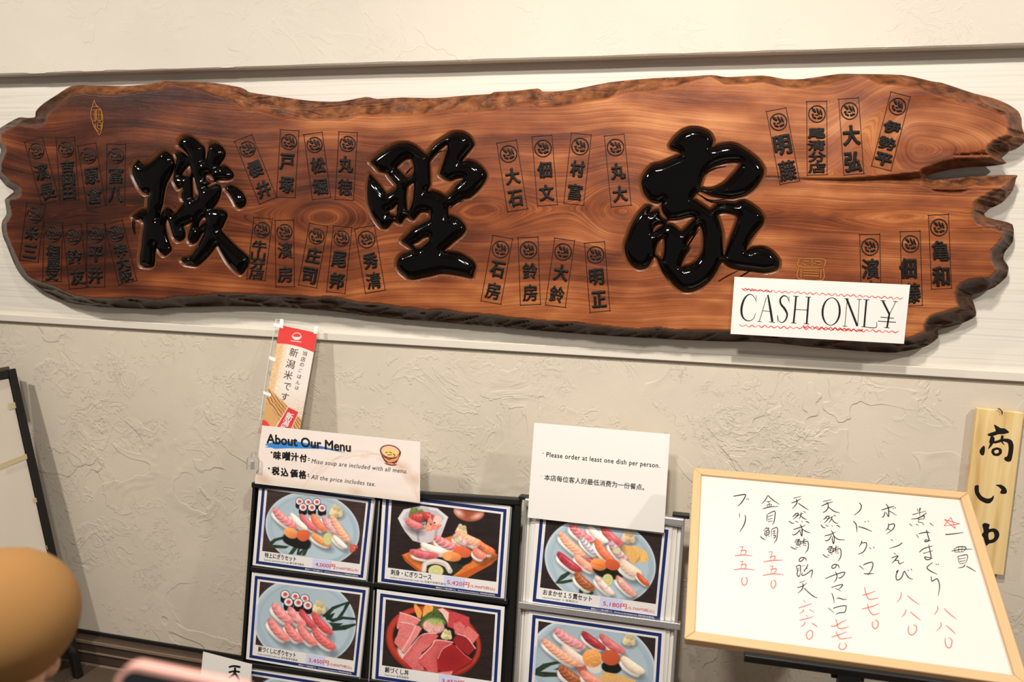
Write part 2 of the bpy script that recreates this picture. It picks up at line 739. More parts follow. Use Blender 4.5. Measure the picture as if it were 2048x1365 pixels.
M_band = band_mat()
M_trim = mat('cream_painted_trim', (216, 208, 194), 0.55, var=0.02)
M_base = mat('dark_brown_baseboard', (74, 60, 50), 0.35, var=0.1, scale=8)
M_basegap = mat('black_joint', (18, 15, 13), 0.6)
M_grout = mat('pale_grout', (128, 108, 88), 0.8, var=0.1)
M_tile = mat('brown_floor_tile', (88, 74, 62), 0.3, var=0.12, scale=7)
M_ceil = mat('white_ceiling_board', (214, 206, 194), 0.8)

ZL = float(onY(1024, 119.5, -0.05)[2])        # lower edge of the projecting upper wall
ZB = 1.212                                  # top of the plaster below the board band
XL, XR = -7.0, 6.0


def struct(name, v, f, m, parent=None):
    o = mesh(name, v, f, m, parent)
    if parent is None:
        o['kind'] = 'structure'
    return o


def sbox(name, a, b, m, bev=0.0, parent=None):
    v, f = box(a, b)
    o = struct(name, v, f, m, parent)
    if bev:
        bevel_obj(o, bev)
    return o


sbox('wall_back', (XL, 0.0, 0.10), (XR, 0.12, ZB), M_plaster)
sbox('trim_1', (XL, -0.012, ZB - 0.022), (XR, 0.0, ZB + 0.002), M_trim, 0.003)      # strip under the boards
sbox('trim_2', (XL, 0.0, ZB), (XR, 0.12, ZL + 0.03), M_band)                         # pale board band behind the sign
# projecting upper wall with a slightly ragged plaster edge
xs = np.linspace(XL, XR, 1000)
jag = (vnoise(xs * 14, xs * 0 + 3.3, 5) - 0.5) * 0.0028 + np.where(vnoise(xs * 9, xs * 0 + 9.1, 8) > 0.9, -0.002, 0)
n = len(xs)
v = [(x, -0.05, 3.02) for x in xs] + [(x, -0.05, ZL + j + 0.004) for x, j in zip(xs, jag)] + \
    [(x, -0.046, ZL + j * 0.5) for x, j in zip(xs, jag)] + [(x, 0.0, ZL) for x in xs] + [(x, 0.12, 3.02) for x in xs]
f = [(k * n + i, k * n + i + 1, (k + 1) * n + i + 1, (k + 1) * n + i) for k in range(4) for i in range(n - 1)]
struct('wall_upper', v, [q[::-1] for q in f], M_plaster_up)
sbox('baseboard_back', (XL, -0.035, 0.0), (XR, 0.12, 0.088), M_base, 0.003)
sbox('trim_3', (XL, -0.008, 0.088), (XR, 0.12, 0.10), M_basegap)
sbox('trim_4', (XL, -0.041, 0.076), (XR, -0.035, 0.085), M_grout)
sbox('trim_5', (XL, -0.041, 0.040), (XR, -0.035, 0.0435), M_grout)
sbox('ceiling', (XL, -4.2, 3.02), (XR, 0.12, 3.12), M_ceil)
fl = sbox('floor', (XL, -4.2, -0.05), (XR, -0.0, -0.004), M_grout)
tv, tf = box((-0.1475, -0.1475, -0.004), (0.1475, 0.1475, 0.0))
t0 = None
for i in range(21):
    for j in range(9):
        if t0 is None:
            o = mesh('tile', tv, tf, M_tile, fl)
            bevel_obj(o, 0.0015, 1)
            t0 = o
        else:
            o = t0.copy()
            link(o, fl)
        o.location = (-3.65 + 0.3 * i, -0.195 - 0.3 * j, 0)

# ------------------------------------------------------------------ the carved sign
PS = plane_Y(1000, 600, -0.085)
PS.uv_w = lambda p, w: (lambda r: (lambda t: np.stack([(EYE + r * t[:, None] - PS.O) @ PS.U, (EYE + r * t[:, None] - PS.O) @ PS.V], -1))(
    ((PS.O - EYE).dot(PS.N) + w) / (r @ PS.N)))(ray(p[:, 0], p[:, 1]))
sign = thing('carved_signboard', 'long live-edge wooden signboard with three big black carved characters and small carved name tags', 'sign', PS.M)

OUT = [(-6, 262), (15, 247), (38, 235), (56, 236), (70, 234), (72, 222), (87, 207), (115, 189), (144, 172), (190, 171), (250, 172), (300, 168),
       (331, 162), (346, 163), (420, 165), (477, 174), (496, 184), (563, 194), (624, 202), (680, 203), (732, 194), (755, 198), (806, 195),
       (870, 196), (932, 191), (980, 188), (989, 184), (1030, 182), (1076, 177), (1086, 183), (1135, 181), (1217, 165), (1299, 157), (1380, 153), (1422, 150),
       (1455, 154), (1526, 151), (1568, 158), (1606, 158), (1677, 148), (1716, 148), (1805, 150), (1865, 163), (1885, 166), (1945, 186), (1985, 196),
       (2013, 207), (2036, 222), (2043, 238), (2044, 255), (2052, 281), (2031, 299), (2001, 308), (2005, 318), (2013, 327), (1986, 332), (1945, 334), (1903, 339),
       (1865, 348), (1850, 356), (1872, 360), (1905, 357), (1945, 353), (2031, 350), (2032, 358), (2025, 382), (2004, 406), (1971, 422), (1971, 433), (1989, 439),
       (2025, 449), (2026, 483), (2010, 504), (2007, 519), (2017, 534), (2013, 554), (1989, 575), (1960, 586), (1943, 592), (1949, 611), (1952, 632), (1927, 646),
       (1900, 654), (1876, 661), (1876, 676), (1850, 694), (1790, 706), (1737, 704), (1648, 697), (1559, 688), (1500, 684), (1460, 684), (1380, 681), (1299, 677),
       (1171, 669), (1043, 659), (980, 653), (870, 644), (793, 638), (720, 630), (665, 623), (563, 615), (460, 613), (385, 615), (340, 616), (308, 619), (213, 615),
       (187, 613), (133, 605), (103, 590), (72, 577), (49, 559), (33, 538), (23, 515), (13, 490), (5, 470), (3, 452), (5, 441), (13, 428), (10, 405), (10, 399), (20, 390),
       (28, 383), (12, 372), (3, 361), (-8, 345), (-5, 320), (2, 300), (-8, 285)]
OUTS = cmr_soft(OUT, 3)

ka, kb = crop(250, 260, 7.877), crop(250, 400, 7.877)
K1 = ka((195, 475), (240, 520), (290, 545), (360, 530), (440, 470), (520, 390), (590, 335), (650, 345), (710, 390), (750, 460), (770, 550), (745, 650),
        (690, 755), (645, 840), (615, 940), (595, 1060), (580, 1170), (550, 1260), (530, 1390), (560, 1320), (610, 1250), (650, 1228), (710, 1255),
        (775, 1320), (840, 1240), (900, 1170), (915, 1140), (880, 1070), (885, 980), (910, 900), (870, 900), (830, 930), (790, 880), (755, 800), (760, 700),
        (775, 600), (790, 520), (805, 450), (775, 375), (830, 345), (900, 355), (960, 400), (1005, 430), (965, 375), (900, 310), (830, 250), (840, 190), (900, 110),
        (960, 95), (1040, 110), (1110, 160), (1190, 230), (1240, 280), (1248, 400), (1250, 480), (1275, 440), (1300, 320), (1320, 230), (1380, 210), (1470, 230),
        (1540, 300), (1570, 370), (1545, 450), (1490, 530), (1470, 580), (1530, 560), (1600, 585), (1670, 650), (1700, 710), (1680, 760), (1600, 785), (1500, 780),
        (1420, 800), (1440, 850), (1490, 880), (1500, 960), (1480, 1060), (1430, 1160), (1370, 1245), (1420, 1245), (1520, 1260), (1590, 1310)) + \
    kb((1600, 260), (1560, 350), (1520, 437), (1495, 470), (1540, 530), (1640, 640), (1760, 760), (1880, 860), (1940, 920), (1950, 980), (1900, 1080), (1830, 1170),
       (1760, 1150), (1680, 1080), (1590, 970), (1510, 830), (1445, 710), (1400, 760), (1320, 870), (1230, 960), (1130, 1040), (1030, 1030), (930, 1010),
       (880, 960), (890, 920), (960, 915), (1030, 880), (1090, 800), (1150, 700), (1200, 600), (1250, 505), (1200, 530), (1160, 600), (1120, 660), (1060, 690), (1010, 680), (980, 600), (1010, 470),
       (1040, 370), (1060, 345), (970, 380), (900, 420), (930, 500), (930, 590), (880, 640), (820, 655), (760, 600), (720, 480), (690, 380), (650, 290),
       (620, 400), (640, 520), (680, 660), (720, 770), (700, 820), (620, 880), (570, 860), (520, 800), (480, 735), (460, 840), (440, 1040), (350, 1060),
       (240, 1040), (225, 900), (250, 740), (265, 560), (290, 420), (270, 350), (210, 300), (135, 300), (110, 260), (180, 200), (250, 160), (330, 150)) + \
    ka((345, 1160), (350, 1080), (380, 1015), (300, 1010), (220, 930), (150, 800), (110, 700), (105, 600), (150, 530))
K1h = [ka((1005, 545), (1035, 650), (1010, 720), (880, 715), (920, 640), (960, 590)),
       ka((1060, 720), (1090, 780), (1130, 930), (1155, 1030), (1100, 1060), (1060, 1070), (1050, 900), (1045, 780)),
       ka((1270, 700), (1330, 705), (1375, 760), (1395, 800), (1330, 835), (1270, 800), (1250, 740)),
       ka((1285, 870), (1400, 818), (1445, 835), (1340, 890), (1290, 905)),
       kb((1235, 260), (1270, 330), (1185, 395), (1140, 440), (1160, 350), (1200, 290)),
       ka((1600, 880), (1650, 870), (1760, 920), (1850, 1010), (1895, 1110), (1870, 1200), (1790, 1235), (1740, 1200), (1690, 1100), (1620, 990), (1560, 920))]
ka, kb = crop(725, 255, 7.877), crop(725, 400, 7.877)
K2 = ka((110, 545), (180, 470), (300, 380), (430, 300), (560, 250), (700, 245), (820, 290), (930, 380), (1000, 425), (1080, 330), (1180, 230), (1300, 150),
        (1400, 90), (1500, 75), (1600, 90), (1690, 150), (1750, 260), (1730, 310), (1660, 400), (1590, 490), (1565, 535), (1660, 520), (1760, 545), (1860, 610),
        (1930, 700), (1950, 780), (1900, 890), (1800, 1010), (1680, 1110), (1560, 1120), (1450, 1190), (1350, 1250)) + \
    kb((1345, 240), (1420, 260), (1520, 310), (1600, 400), (1620, 480), (1560, 560), (1450, 650), (1360, 730), (1280, 805), (1400, 825), (1540, 850),
       (1660, 920), (1750, 990), (1775, 1070), (1740, 1180), (1720, 1230), (1580, 1200), (1400, 1170), (1240, 1155), (1100, 1190), (950, 1220),
       (800, 1250), (700, 1230), (590, 1140), (530, 1050), (540, 950), (600, 870), (700, 830), (775, 790), (690, 720), (600, 650), (700, 540), (800, 440),
       (930, 370), (1055, 300), (1040, 200), (920, 190), (860, 250), (790, 320), (690, 260), (640, 320), (590, 380), (490, 330), (440, 380), (380, 450),
       (290, 440), (200, 330), (130, 200), (80, 60)) + \
    ka((68, 1100), (65, 950), (75, 820), (105, 735), (170, 800), (270, 910), (340, 1010), (380, 1045), (460, 1000), (525, 930), (480, 860), (420, 790),
       (370, 720), (250, 690), (170, 600))
K2h = [ka((530, 640), (600, 560), (680, 500), (750, 490), (780, 560), (800, 650), (770, 750), (690, 790), (640, 750), (580, 690)),
       ka((700, 940), (800, 870), (790, 1040), (780, 1150), (740, 1270), (710, 1310), (690, 1270), (680, 1100)),
       kb((400, 170), (480, 130), (545, 60), (530, 150), (520, 250), (430, 235)),
       ka((1050, 560), (1060, 900), (1020, 1000), (1100, 1000), (1200, 1030), (1300, 1080), (1380, 1020), (1470, 910), (1590, 800), (1480, 800),
          (1380, 840), (1290, 810), (1205, 740), (1230, 640), (1290, 450), (1320, 360), (1330, 270), (1240, 320), (1150, 410), (1070, 510)),
       kb((780, 700), (870, 660), (960, 590), (1040, 580), (1040, 640), (980, 700), (900, 760), (830, 770))]
ka, kb = crop(1240, 245, 6.206), crop(1240, 400, 6.206)
K3 = ka((610, 290), (680, 190), (770, 110), (880, 70), (1000, 80), (1110, 130), (1160, 220), (1140, 305), (1250, 280), (1370, 265), (1470, 290), (1600, 370),
        (1720, 470), (1790, 580), (1770, 680), (1690, 800), (1560, 900), (1400, 940), (1260, 930), (1140, 910), (1040, 870), (985, 850), (950, 880), (905, 945),
        (960, 980), (1050, 1040), (1120, 1085)) + \
    kb((1200, 60), (1300, 30), (1420, 40), (1480, 15), (1560, 20), (1650, 70), (1750, 150), (1795, 240), (1770, 310), (1690, 400), (1620, 500), (1570, 620),
       (1660, 600), (1780, 595), (1880, 640), (1940, 700), (1980, 760), (1970, 840), (1900, 880), (1780, 900), (1640, 880), (1500, 865), (1380, 840), (1320, 810),
       (1265, 765), (1210, 870), (1120, 1000), (1000, 1090), (880, 1135), (770, 1130), (660, 1050), (560, 920), (490, 800), (430, 700), (380, 780), (330, 840),
       (230, 855), (140, 810), (70, 700), (50, 580), (90, 450), (150, 300), (230, 170), (320, 80), (390, 85), (370, 150), (480, 130), (500, 200), (545, 245), (590, 235),
       (530, 160), (505, 70), (520, 20)) + \
    ka((530, 970), (470, 1000), (370, 970), (290, 870), (260, 740), (310, 620), (400, 530), (500, 510), (620, 460), (745, 400), (720, 360), (640, 330))
K3h = [ka((1000, 800), (1030, 690), (1080, 600), (1180, 530), (1320, 490), (1480, 490), (1490, 540), (1400, 650), (1290, 760), (1170, 820), (1070, 830)),
       kb((580, 300), (600, 250), (720, 240), (860, 205), (930, 215), (860, 300), (760, 390), (700, 350), (640, 310)),
       kb((410, 400), (430, 330), (490, 295), (545, 310), (480, 350)),
       kb((540, 480), (545, 600), (520, 740), (440, 680), (460, 560), (500, 490)),
       kb((1000, 330), (1030, 480), (1020, 640), (950, 760), (850, 820), (760, 825), (820, 680), (870, 610), (830, 560), (870, 470), (940, 400), (970, 330)),
       kb((1200, 170), (1300, 150), (1400, 170), (1455, 210), (1440, 300), (1370, 480), (1310, 640), (1290, 690), (1280, 560), (1270, 400), (1230, 250))]
KANJI = [[cmr_soft(np.array(p)[:, :2], 3) for p in [k] + kh] for k, kh in ((K1, K1h), (K2, K2h), (K3, K3h))]

# slab ------------------------------------------------------------
X, Y = grid(-14, 140, 2058, 712, 2.0)
XY = np.stack([X.ravel(), Y.ravel()], -1)
lo_x = 6
# coarse signed distance, refined only by bilinear sampling away from the edge
Fs = np.full(len(XY), 1e3)
segA = OUTS
segB = np.roll(OUTS, -1, 0)
near = np.full(len(XY), 1e18)
inside = np.zeros(len(XY), bool)
gx, gy = XY[:, 0], XY[:, 1]
Gi = np.arange(len(XY)).reshape(X.shape)
R = 44
for (ax, ay), (bx, by) in zip(segA, segB):
    i0, i1 = int(max((min(ax, bx) - R + 14) / 2, 0)), int((max(ax, bx) + R + 14) / 2) + 1
    j0, j1 = int(max((min(ay, by) - R - 140) / 2, 0)), int((max(ay, by) + R - 140) / 2) + 1
    ii = Gi[j0:j1, i0:i1].ravel()
    x, y = gx[ii], gy[ii]
    ex, ey = bx - ax, by - ay
    t = np.clip(((x - ax) * ex + (y - ay) * ey) / (ex * ex + ey * ey + 1e-12), 0, 1)
    d2 = (x - ax - t * ex) ** 2 + (y - ay - t * ey) ** 2
    near[ii] = np.minimum(near[ii], d2)
    if ay != by:
        j0, j1 = int((min(ay, by) - 140) / 2), int((max(ay, by) - 140) / 2) + 2
        ii = Gi[max(j0, 0):j1].ravel()
        x, y = gx[ii], gy[ii]
        inside[ii] ^= ((ay > y) != (by > y)) & (x < ex * (y - ay) / ey + ax)
dist = np.minimum(np.sqrt(near), R)
F = np.where(inside, dist, -dist)
pts, tri, seg, g = march(X, Y, F.reshape(X.shape))
# field values at mesh points
fx, fy = (pts[:, 0] + 14) / 2, (pts[:, 1] - 140) / 2
ix, iy = np.clip(fx.astype(int), 0, X.shape[1] - 2), np.clip(fy.astype(int), 0, X.shape[0] - 2)
tx, ty = fx - ix, fy - iy
Fg = F.reshape(X.shape)
d = (Fg[iy, ix] * (1 - tx) + Fg[iy, ix + 1] * tx) * (1 - ty) + (Fg[iy + 1, ix] * (1 - tx) + Fg[iy + 1, ix + 1] * tx) * ty
d = np.maximum(d, 0)
d[~g] = 0
x, y = pts[:, 0], pts[:, 1]
top_w = np.interp(x, [-10, 60, 90, 140, 320, 345, 420, 500, 700, 900, 1100, 1250, 1350, 1420, 1450, 1560, 1660, 1716, 1760, 1860, 1900, 1990, 2048],
                  [9, 16, 26, 20, 15, 5, 24, 36, 38, 34, 32, 28, 20, 3, 17, 18, 16, 4, 22, 20, 28, 30, 22])
bot_w = np.interp(x, [-10, 30, 100, 200, 400, 600, 800, 1000, 1200, 1400, 1600, 1800, 1900, 2048], [9, 9, 16, 20, 24, 27, 25, 20, 19, 20, 22, 26, 30, 26])
wid = np.where(y < 400, top_w, bot_w)
rt = np.clip((x - 1900) / 60, 0, 1)
wid = wid * (1 - rt) + rt * (22 + 16 * (fnoise(x / 40, y / 30, 21) - 0.3))
wid = np.where((x > 1760) & (y > 310) & (y < 380), 15 + 8 * fnoise(x / 30, y / 14, 4), wid)
wid = wid * (0.78 + 0.5 * fnoise(x / 55, y / 40, 11, 2))
wid = np.clip(wid, 2, 42)
s = np.clip(d / wid, 0, 1)
# gouge marks: stretched cells
cell = RNG.random((1500, 2)) * [2100, 600] + [-20, 130]
em = s < 1
ex_, ey_ = x[em], y[em]
best = np.full(em.sum(), 1e9)
sec = np.full(em.sum(), 1e9)
slant = np.interp(ex_, [0, 500, 1000, 1500, 2048], [0.2, 0.12, -0.25, -0.1, 0.25])
order = np.argsort(cell[:, 0])
for cx, cy in cell[order]:
    m_ = np.abs(ex_ - cx) < 110
    if not m_.any():
        continue
    dx, dy = ex_[m_] - cx, ey_[m_] - cy
    q = np.hypot(dx / 3.6, dy - slant[m_] * dx)
    b_, s_ = best[m_], sec[m_]
    s_ = np.minimum(np.maximum(b_, q), s_)
    b_ = np.minimum(b_, q)
    best[m_], sec[m_] = b_, s_
goug = np.clip((sec - best) / 9, 0, 1)
wz = np.zeros(len(pts))
low_ = np.clip((ey_ - 400) / 60, 0, 1)
wz[em] = -(0.044 + 0.010 * low_) * (1 - s[em]) ** (1.0 - 0.25 * low_) - 0.0105 * (1 - (1 - goug) ** 2) * np.clip(4 * s[em] * (1 - s[em]) + 0.35, 0, 1)
wz[em] += 0.003 * (fnoise(ex_ / 18, ey_ / 5, 31) - 0.5)
# long split running left from the notch
cr = cmr([(1462, 353), (1540, 355), (1620, 360), (1700, 362), (1770, 359), (1862, 357)], 4)
crd = np.full(len(pts), 1e9)
m_ = (x > 1440) & (x < 1880) & (y > 335) & (y < 380)
for (ax, ay), (bx, by) in zip(cr[:-1], cr[1:]):
    ex, ey = bx - ax, by - ay
    t = np.clip(((x[m_] - ax) * ex + (y[m_] - ay) * ey) / (ex * ex + ey * ey), 0, 1)
    crd[m_] = np.minimum(crd[m_], np.hypot(x[m_] - ax - t * ex, y[m_] - ay - t * ey))
cw = np.interp(x, [1460, 1600, 1760, 1860], [1.5, 2.5, 8, 14])
cd = np.interp(x, [1460, 1600, 1760, 1860], [0.002, 0.006, 0.018, 0.04])
cm = np.clip(1 - crd / cw, 0, 1)
wz = np.minimum(wz, -cd * cm ** 0.7)
# recess under the big characters
for polys in KANJI:
    a = np.concatenate(polys)
    m_ = (x > a[:, 0].min() - 8) & (x < a[:, 0].max() + 8) & (y > a[:, 1].min() - 8) & (y < a[:, 1].max() + 8)
    kd = sdf(pts[m_], polys)
    r = np.clip((kd + 4.2) / 2.2, 0, 1)
    wz[m_] -= 0.009 * r * r * (3 - 2 * r)
wz -= 0.0006 * fnoise(x / 60, y / 25, 3)
edge = np.clip((1 - s) * 6, 0, 1)
edge = np.maximum(edge, np.clip(cm * 3, 0, 1))
# growth-ring coordinate
yc = 432 + 8 * np.sin(x / 240) - 26 * np.exp(-((x - 250) / 260) ** 2)
Dp = 58 - 46 * np.exp(-((x - 650) / 75) ** 2) - 48 * np.exp(-((x - 1245) / 60) ** 2) - 20 * np.exp(-((x - 960) / 90) ** 2)
q1 = np.hypot(y - yc, Dp) * np.where(y < yc, 1.0, 1.02)
q1 += 10 * np.sin(x / 330 + 1) * np.clip((yc - y) / 200, -1, 1)
r2 = np.hypot((x - 1838) / np.where(x < 1838, 0.8, 2.2), (y - 300) / 0.85)
w2 = np.exp(-(r2 / 175) ** 4) * np.clip((352 - y) / 14, 0, 1)
q = q1 * (1 - w2) + (260 - r2 * 1.3) * w2
r3 = np.hypot((x - 110) / 1.6, (y - 330))
w3 = np.exp(-(r3 / 150) ** 2)
q = q + 24 * w3 * np.cos(r3 / 45)
q = q + 12 * (fnoise(x / 260, y / 90, 41, 2) - 0.5) + 3 * (fnoise(x / 110, y / 22, 43, 2) - 0.5)
tone = np.interp(x, [0, 150, 350, 600, 900, 1300, 1700, 2048], [0.25, 0.10, 0.12, 0.33, 0.42, 0.50, 0.62, 0.55])
tone = tone + 0.25 * np.exp(-((y - (232 + 0.0 * x)) / 55) ** 2) * np.clip((x - 420) / 200, 0, 1) + 0.22 * np.exp(-((y - np.interp(x, [0, 500, 1000, 1500, 2048], [590, 575, 600, 640, 650])) / 38) ** 2)
tone += 0.7 * (fnoise(x / 110, y / 40, 51) - 0.5)
edge_dark = np.clip((y - 420) / 50, 0, 1) * 0.74  # bevel colour gets darker towards the bottom and both ends
edge_dark = np.maximum(edge_dark, np.clip((170 - x) / 60, 0, 1) * 0.75)
edge_dark = np.maximum(edge_dark, 0.4 * np.clip((x - 1880) / 60, 0, 1) * np.clip(1.4 * fnoise(x / 50, y / 30, 71), 0, 1))
uv = PS.uv_w(pts, wz)
vv = np.concatenate([uv, wz[:, None]], 1)
tri = tri[:, ::-1]
n = len(vv)
bidx = np.unique(seg)
mp = np.full(n, -1)
mp[bidx] = n + np.arange(len(bidx))
vb = vv[bidx].copy()
vb[:, 2] = -0.062
vv = np.concatenate([vv, vb])
a, b = seg[:, 0], seg[:, 1]
tri = np.concatenate([tri, np.stack([a, b, mp[b]], -1), np.stack([a, mp[b], mp[a]], -1)])
ext = lambda z, val: np.concatenate([z, z[bidx] if val is None else np.full(len(bidx), val)])


def slab_mat():
    m = mat('oiled_zelkova_wood', (150, 80, 45), 0.36, spec=0.35)
    nt, N, L, b = nodes(m)
    ag, ae, at = (N('ShaderNodeAttribute') for _ in range(3))
    ag.attribute_name, ae.attribute_name, at.attribute_name = 'ring', 'edge', 'tone'
    tc = N('ShaderNodeTexCoord')
    sp = N('ShaderNodeSeparateXYZ')
    L(tc.outputs['Object'], sp.inputs[0])

    def noise(kq, kx, detail, rough=0.55):
        a_ = N('ShaderNodeMath')
        a_.operation = 'MULTIPLY'
        L(ag.outputs['Fac'], a_.inputs[0])
        a_.inputs[1].default_value = kq
        c_ = N('ShaderNodeMath')
        c_.operation = 'MULTIPLY'
        L(sp.outputs[0], c_.inputs[0])
        c_.inputs[1].default_value = kx
        cb = N('ShaderNodeCombineXYZ')
        L(a_.outputs[0], cb.inputs[0])
        L(c_.outputs[0], cb.inputs[1])
        n_ = N('ShaderNodeTexNoise')
        n_.inputs['Scale'].default_value = 1
        n_.inputs['Detail'].default_value = detail
        n_.inputs['Roughness'].default_value = rough
        L(cb.outputs[0], n_.inputs[0])
        return n_.outputs[0]

    def mth(op, a_, b_=None):
        k_ = N('ShaderNodeMath')
        k_.operation = op
        for i_, q_ in enumerate((a_, b_)):
            if q_ is None:
                continue
            if isinstance(q_, (float, int)):
                k_.inputs[i_].default_value = q_
            else:
                L(q_, k_.inputs[i_])
        return k_.outputs[0]
    n1 = noise(0.07, 0.5, 2)
    n2 = noise(1.1, 1.6, 5, 0.8)
    nb = N('ShaderNodeTexNoise')
    nb.inputs['Scale'].default_value = 9
    nb.inputs['Detail'].default_value = 4
    L(tc.outputs['Object'], nb.inputs[0])
    t = mth('ADD', mth('MULTIPLY', n1, 0.50), mth('MULTIPLY', n2, 1.0))
    t = mth('ADD', t, mth('MULTIPLY', nb.outputs[0], 0.25))
    t = mth('ADD', t, mth('MULTIPLY', at.outputs['Fac'], 0.62))
    t = mth('SUBTRACT', t, 0.60)
    r = N('ShaderNodeValToRGB')
    els = r.color_ramp.elements
    for p_, c_ in ((0.12, (34, 15, 9)), (0.34, (72, 33, 18)), (0.52, (110, 54, 28)), (0.72, (152, 85, 45)), (0.95, (198, 132, 80))):
        e_ = els.new(p_) if p_ not in (0.12, 0.95) else (els[0] if p_ == 0.12 else els[-1])
        e_.position = p_
        e_.color = tuple(lin(c_)) + (1,)
    L(t, r.inputs[0])
    mix = N('ShaderNodeMix')
    mix.data_type = 'RGBA'
    L(ae.outputs['Fac'], mix.inputs[0])
    L(r.outputs[0], mix.inputs[6])
    eb = N('ShaderNodeTexNoise')
    eb.inputs['Scale'].default_value = 35
    eb.inputs['Detail'].default_value = 5
    L(tc.outputs['Object'], eb.inputs[0])
    er = N('ShaderNodeValToRGB')
    er.color_ramp.elements[0].position = 0.3
    er.color_ramp.elements[0].color = tuple(lin((70, 38, 23))) + (1,)
    er.color_ramp.elements[1].position = 0.75
    er.color_ramp.elements[1].color = tuple(lin((152, 94, 56))) + (1,)
    L(eb.outputs[0], er.inputs[0])
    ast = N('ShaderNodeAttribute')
    ast.attribute_name = 'edge_dark'
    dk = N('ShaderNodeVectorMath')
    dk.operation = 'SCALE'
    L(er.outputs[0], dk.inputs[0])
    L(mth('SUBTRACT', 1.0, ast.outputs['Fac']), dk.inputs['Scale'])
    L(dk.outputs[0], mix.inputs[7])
    L(mix.outputs[2], b.inputs['Base Color'])
    bp = N('ShaderNodeBump')
    bp.inputs['Strength'].default_value = 0.5
    bp.inputs['Distance'].default_value = 0.0012
    L(n2, bp.inputs['Height'])
    L(bp.outputs[0], b.inputs['Normal'])
    return m


slab = mesh('slab', vv, tri, slab_mat(), sign, True, attrs={'ring': ext(q, None), 'edge': ext(edge, 1.0), 'tone': ext(tone, None), 'edge_dark': ext(edge_dark, None)})

# the three big characters
for polys, lab in zip(KANJI, ('left big glossy black character', 'middle big glossy black character', 'right big glossy black character')):
    ch = puff('carved_character', polys, 1.1, PS, M_lacquer, sign, -0.007, 0.021, 19.0)
    ch['label'] = lab
    a = np.concatenate(polys)
    X, Y = grid(a[:, 0].min() - 8, a[:, 1].min() - 8, a[:, 0].max() + 8, a[:, 1].max() + 8, 1.3)
    Fk = sdf(np.stack([X.ravel(), Y.ravel()], -1), polys).reshape(X.shape)
    jit = 0.9 * (fnoise(X / 5, Y / 5, 61, 2) - 0.5)
    Fr = np.minimum(Fk + 5.2 + jit, 1.2 - Fk)
    p_, t_, _, g_ = march(X, Y, Fr)
    kd = sdf(p_, polys)
    hz = np.interp(kd, [-5.6, -4.4, -0.5, 1.2], [0.0004, 0.0002, -0.005, -0.007])
    mesh('groove', np.concatenate([PS.uv(p_), hz[:, None]], 1), t_[:, ::-1], M_groove, ch, True)

k2c, k3a, k3b, k1b = crop(725, 255, 7.877), crop(1240, 245, 6.206), crop(1240, 400, 6.206), crop(250, 400, 7.877)
for j_, st_ in enumerate([k2c((1060, 470), (1160, 370), (1280, 270), (1340, 250)), k2c((1060, 520), (1180, 400), (1330, 350)), k2c((680, 740), (730, 680), (790, 620)), k2c((1380, 1270), (1480, 1190), (1600, 1150)),
                          k2c((1400, 1240), (1500, 1160), (1640, 1110)), k3a((1070, 600), (1200, 530), (1400, 490), (1490, 520)), k3a((1050, 640), (1180, 570), (1320, 545)), k3a((960, 880), (1100, 960), (1250, 960), (1400, 920)),
                          k3a((990, 900), (1130, 985), (1300, 980)), k3b((260, 200), (320, 130), (400, 80)), k3b((330, 290), (420, 240), (540, 250)), k3b((300, 240), (400, 170), (490, 190)), k3b((820, 600), (900, 480), (960, 330)),
                          k3b((850, 560), (930, 440), (990, 350)), k3b((1210, 170), (1320, 110), (1460, 130)), k3b((1220, 1010), (1340, 940), (1500, 860)), k3b((1480, 960), (1580, 900), (1660, 850)), k3b((1200, 190), (1300, 150), (1440, 190)),
                          k1b((130, 300), (125, 420), (150, 540)), k1b((155, 300), (150, 430), (165, 560)), k3b((460, 700), (520, 860), (600, 1000))]):
    ribbons('dry_brush_streak', [np.array(st_)], 2.0 if j_ % 2 else 2.8, PS, 0.0009, M_lacquer, sign, 0.3, 4)

# name tags: (crest, characters with centres)
TAGS = [((73, 302), '濱83,344 長95,383'), ((132, 299), '吉135,333 岡137,360 田138,386'), ((177, 312), '原183,352 倉189,392'),
        ((232, 312), '富232,351 八231,389'), ((69, 431), '米63,467 三60,503'), ((106, 469), '相106,503 屋107,527 支104,549'),
        ((146, 474), '鈴149,513 友155,554'), ((192, 470), '平192,508 井191,551'), ((232, 468), '神241,500 大246,526 阪252,551'),
        ((495, 298), '櫻510,338 井527,379'), ((578, 284), '戸574,324 塚573,370'), ((629, 290), '松636,331 堀640,374'),
        ((695, 288), '丸692,329 徳690,375'), ((524, 460), '牛519,492 山516,511 分515,529 店513,548'), ((569, 464), '濱570,501 房570,549'),
        ((633, 473), '庄627,511 司619,551'), ((683, 477), '尾678,519 邦674,562'), ((733, 479), '秀741,522 清747,562'),
        ((1017, 308), '大1025,353 石1031,397'), ((1086, 297), '佃1089,340 文1093,386'), ((1160, 293), '村1155,338 富1150,384'),
        ((1231, 295), '丸1236,343 大1240,388'), ((1001, 499), '石995,539 房986,582'), ((1057, 500), '鈴1060,542 房1060,586'),
        ((1126, 504), '大1122,546 鈴1114,589'), ((1191, 510), '明1193,554 正1198,599'), ((1557, 244), '明1565,290 藤1575,341'),
        ((1634, 228), '尾1633,267 清1633,291 分1634,314 店1634,336'), ((1699, 222), '大1703,271 弘1706,324'),
        ((1795, 213), '伊1784,255 勢1775,287 平1767,319'), ((1740, 494), '濱1741,538 房1742,582'), ((1821, 488), '佃1816,537 藤1824,587'),
        ((1878, 455), '亀1881,502 和1882,553')]
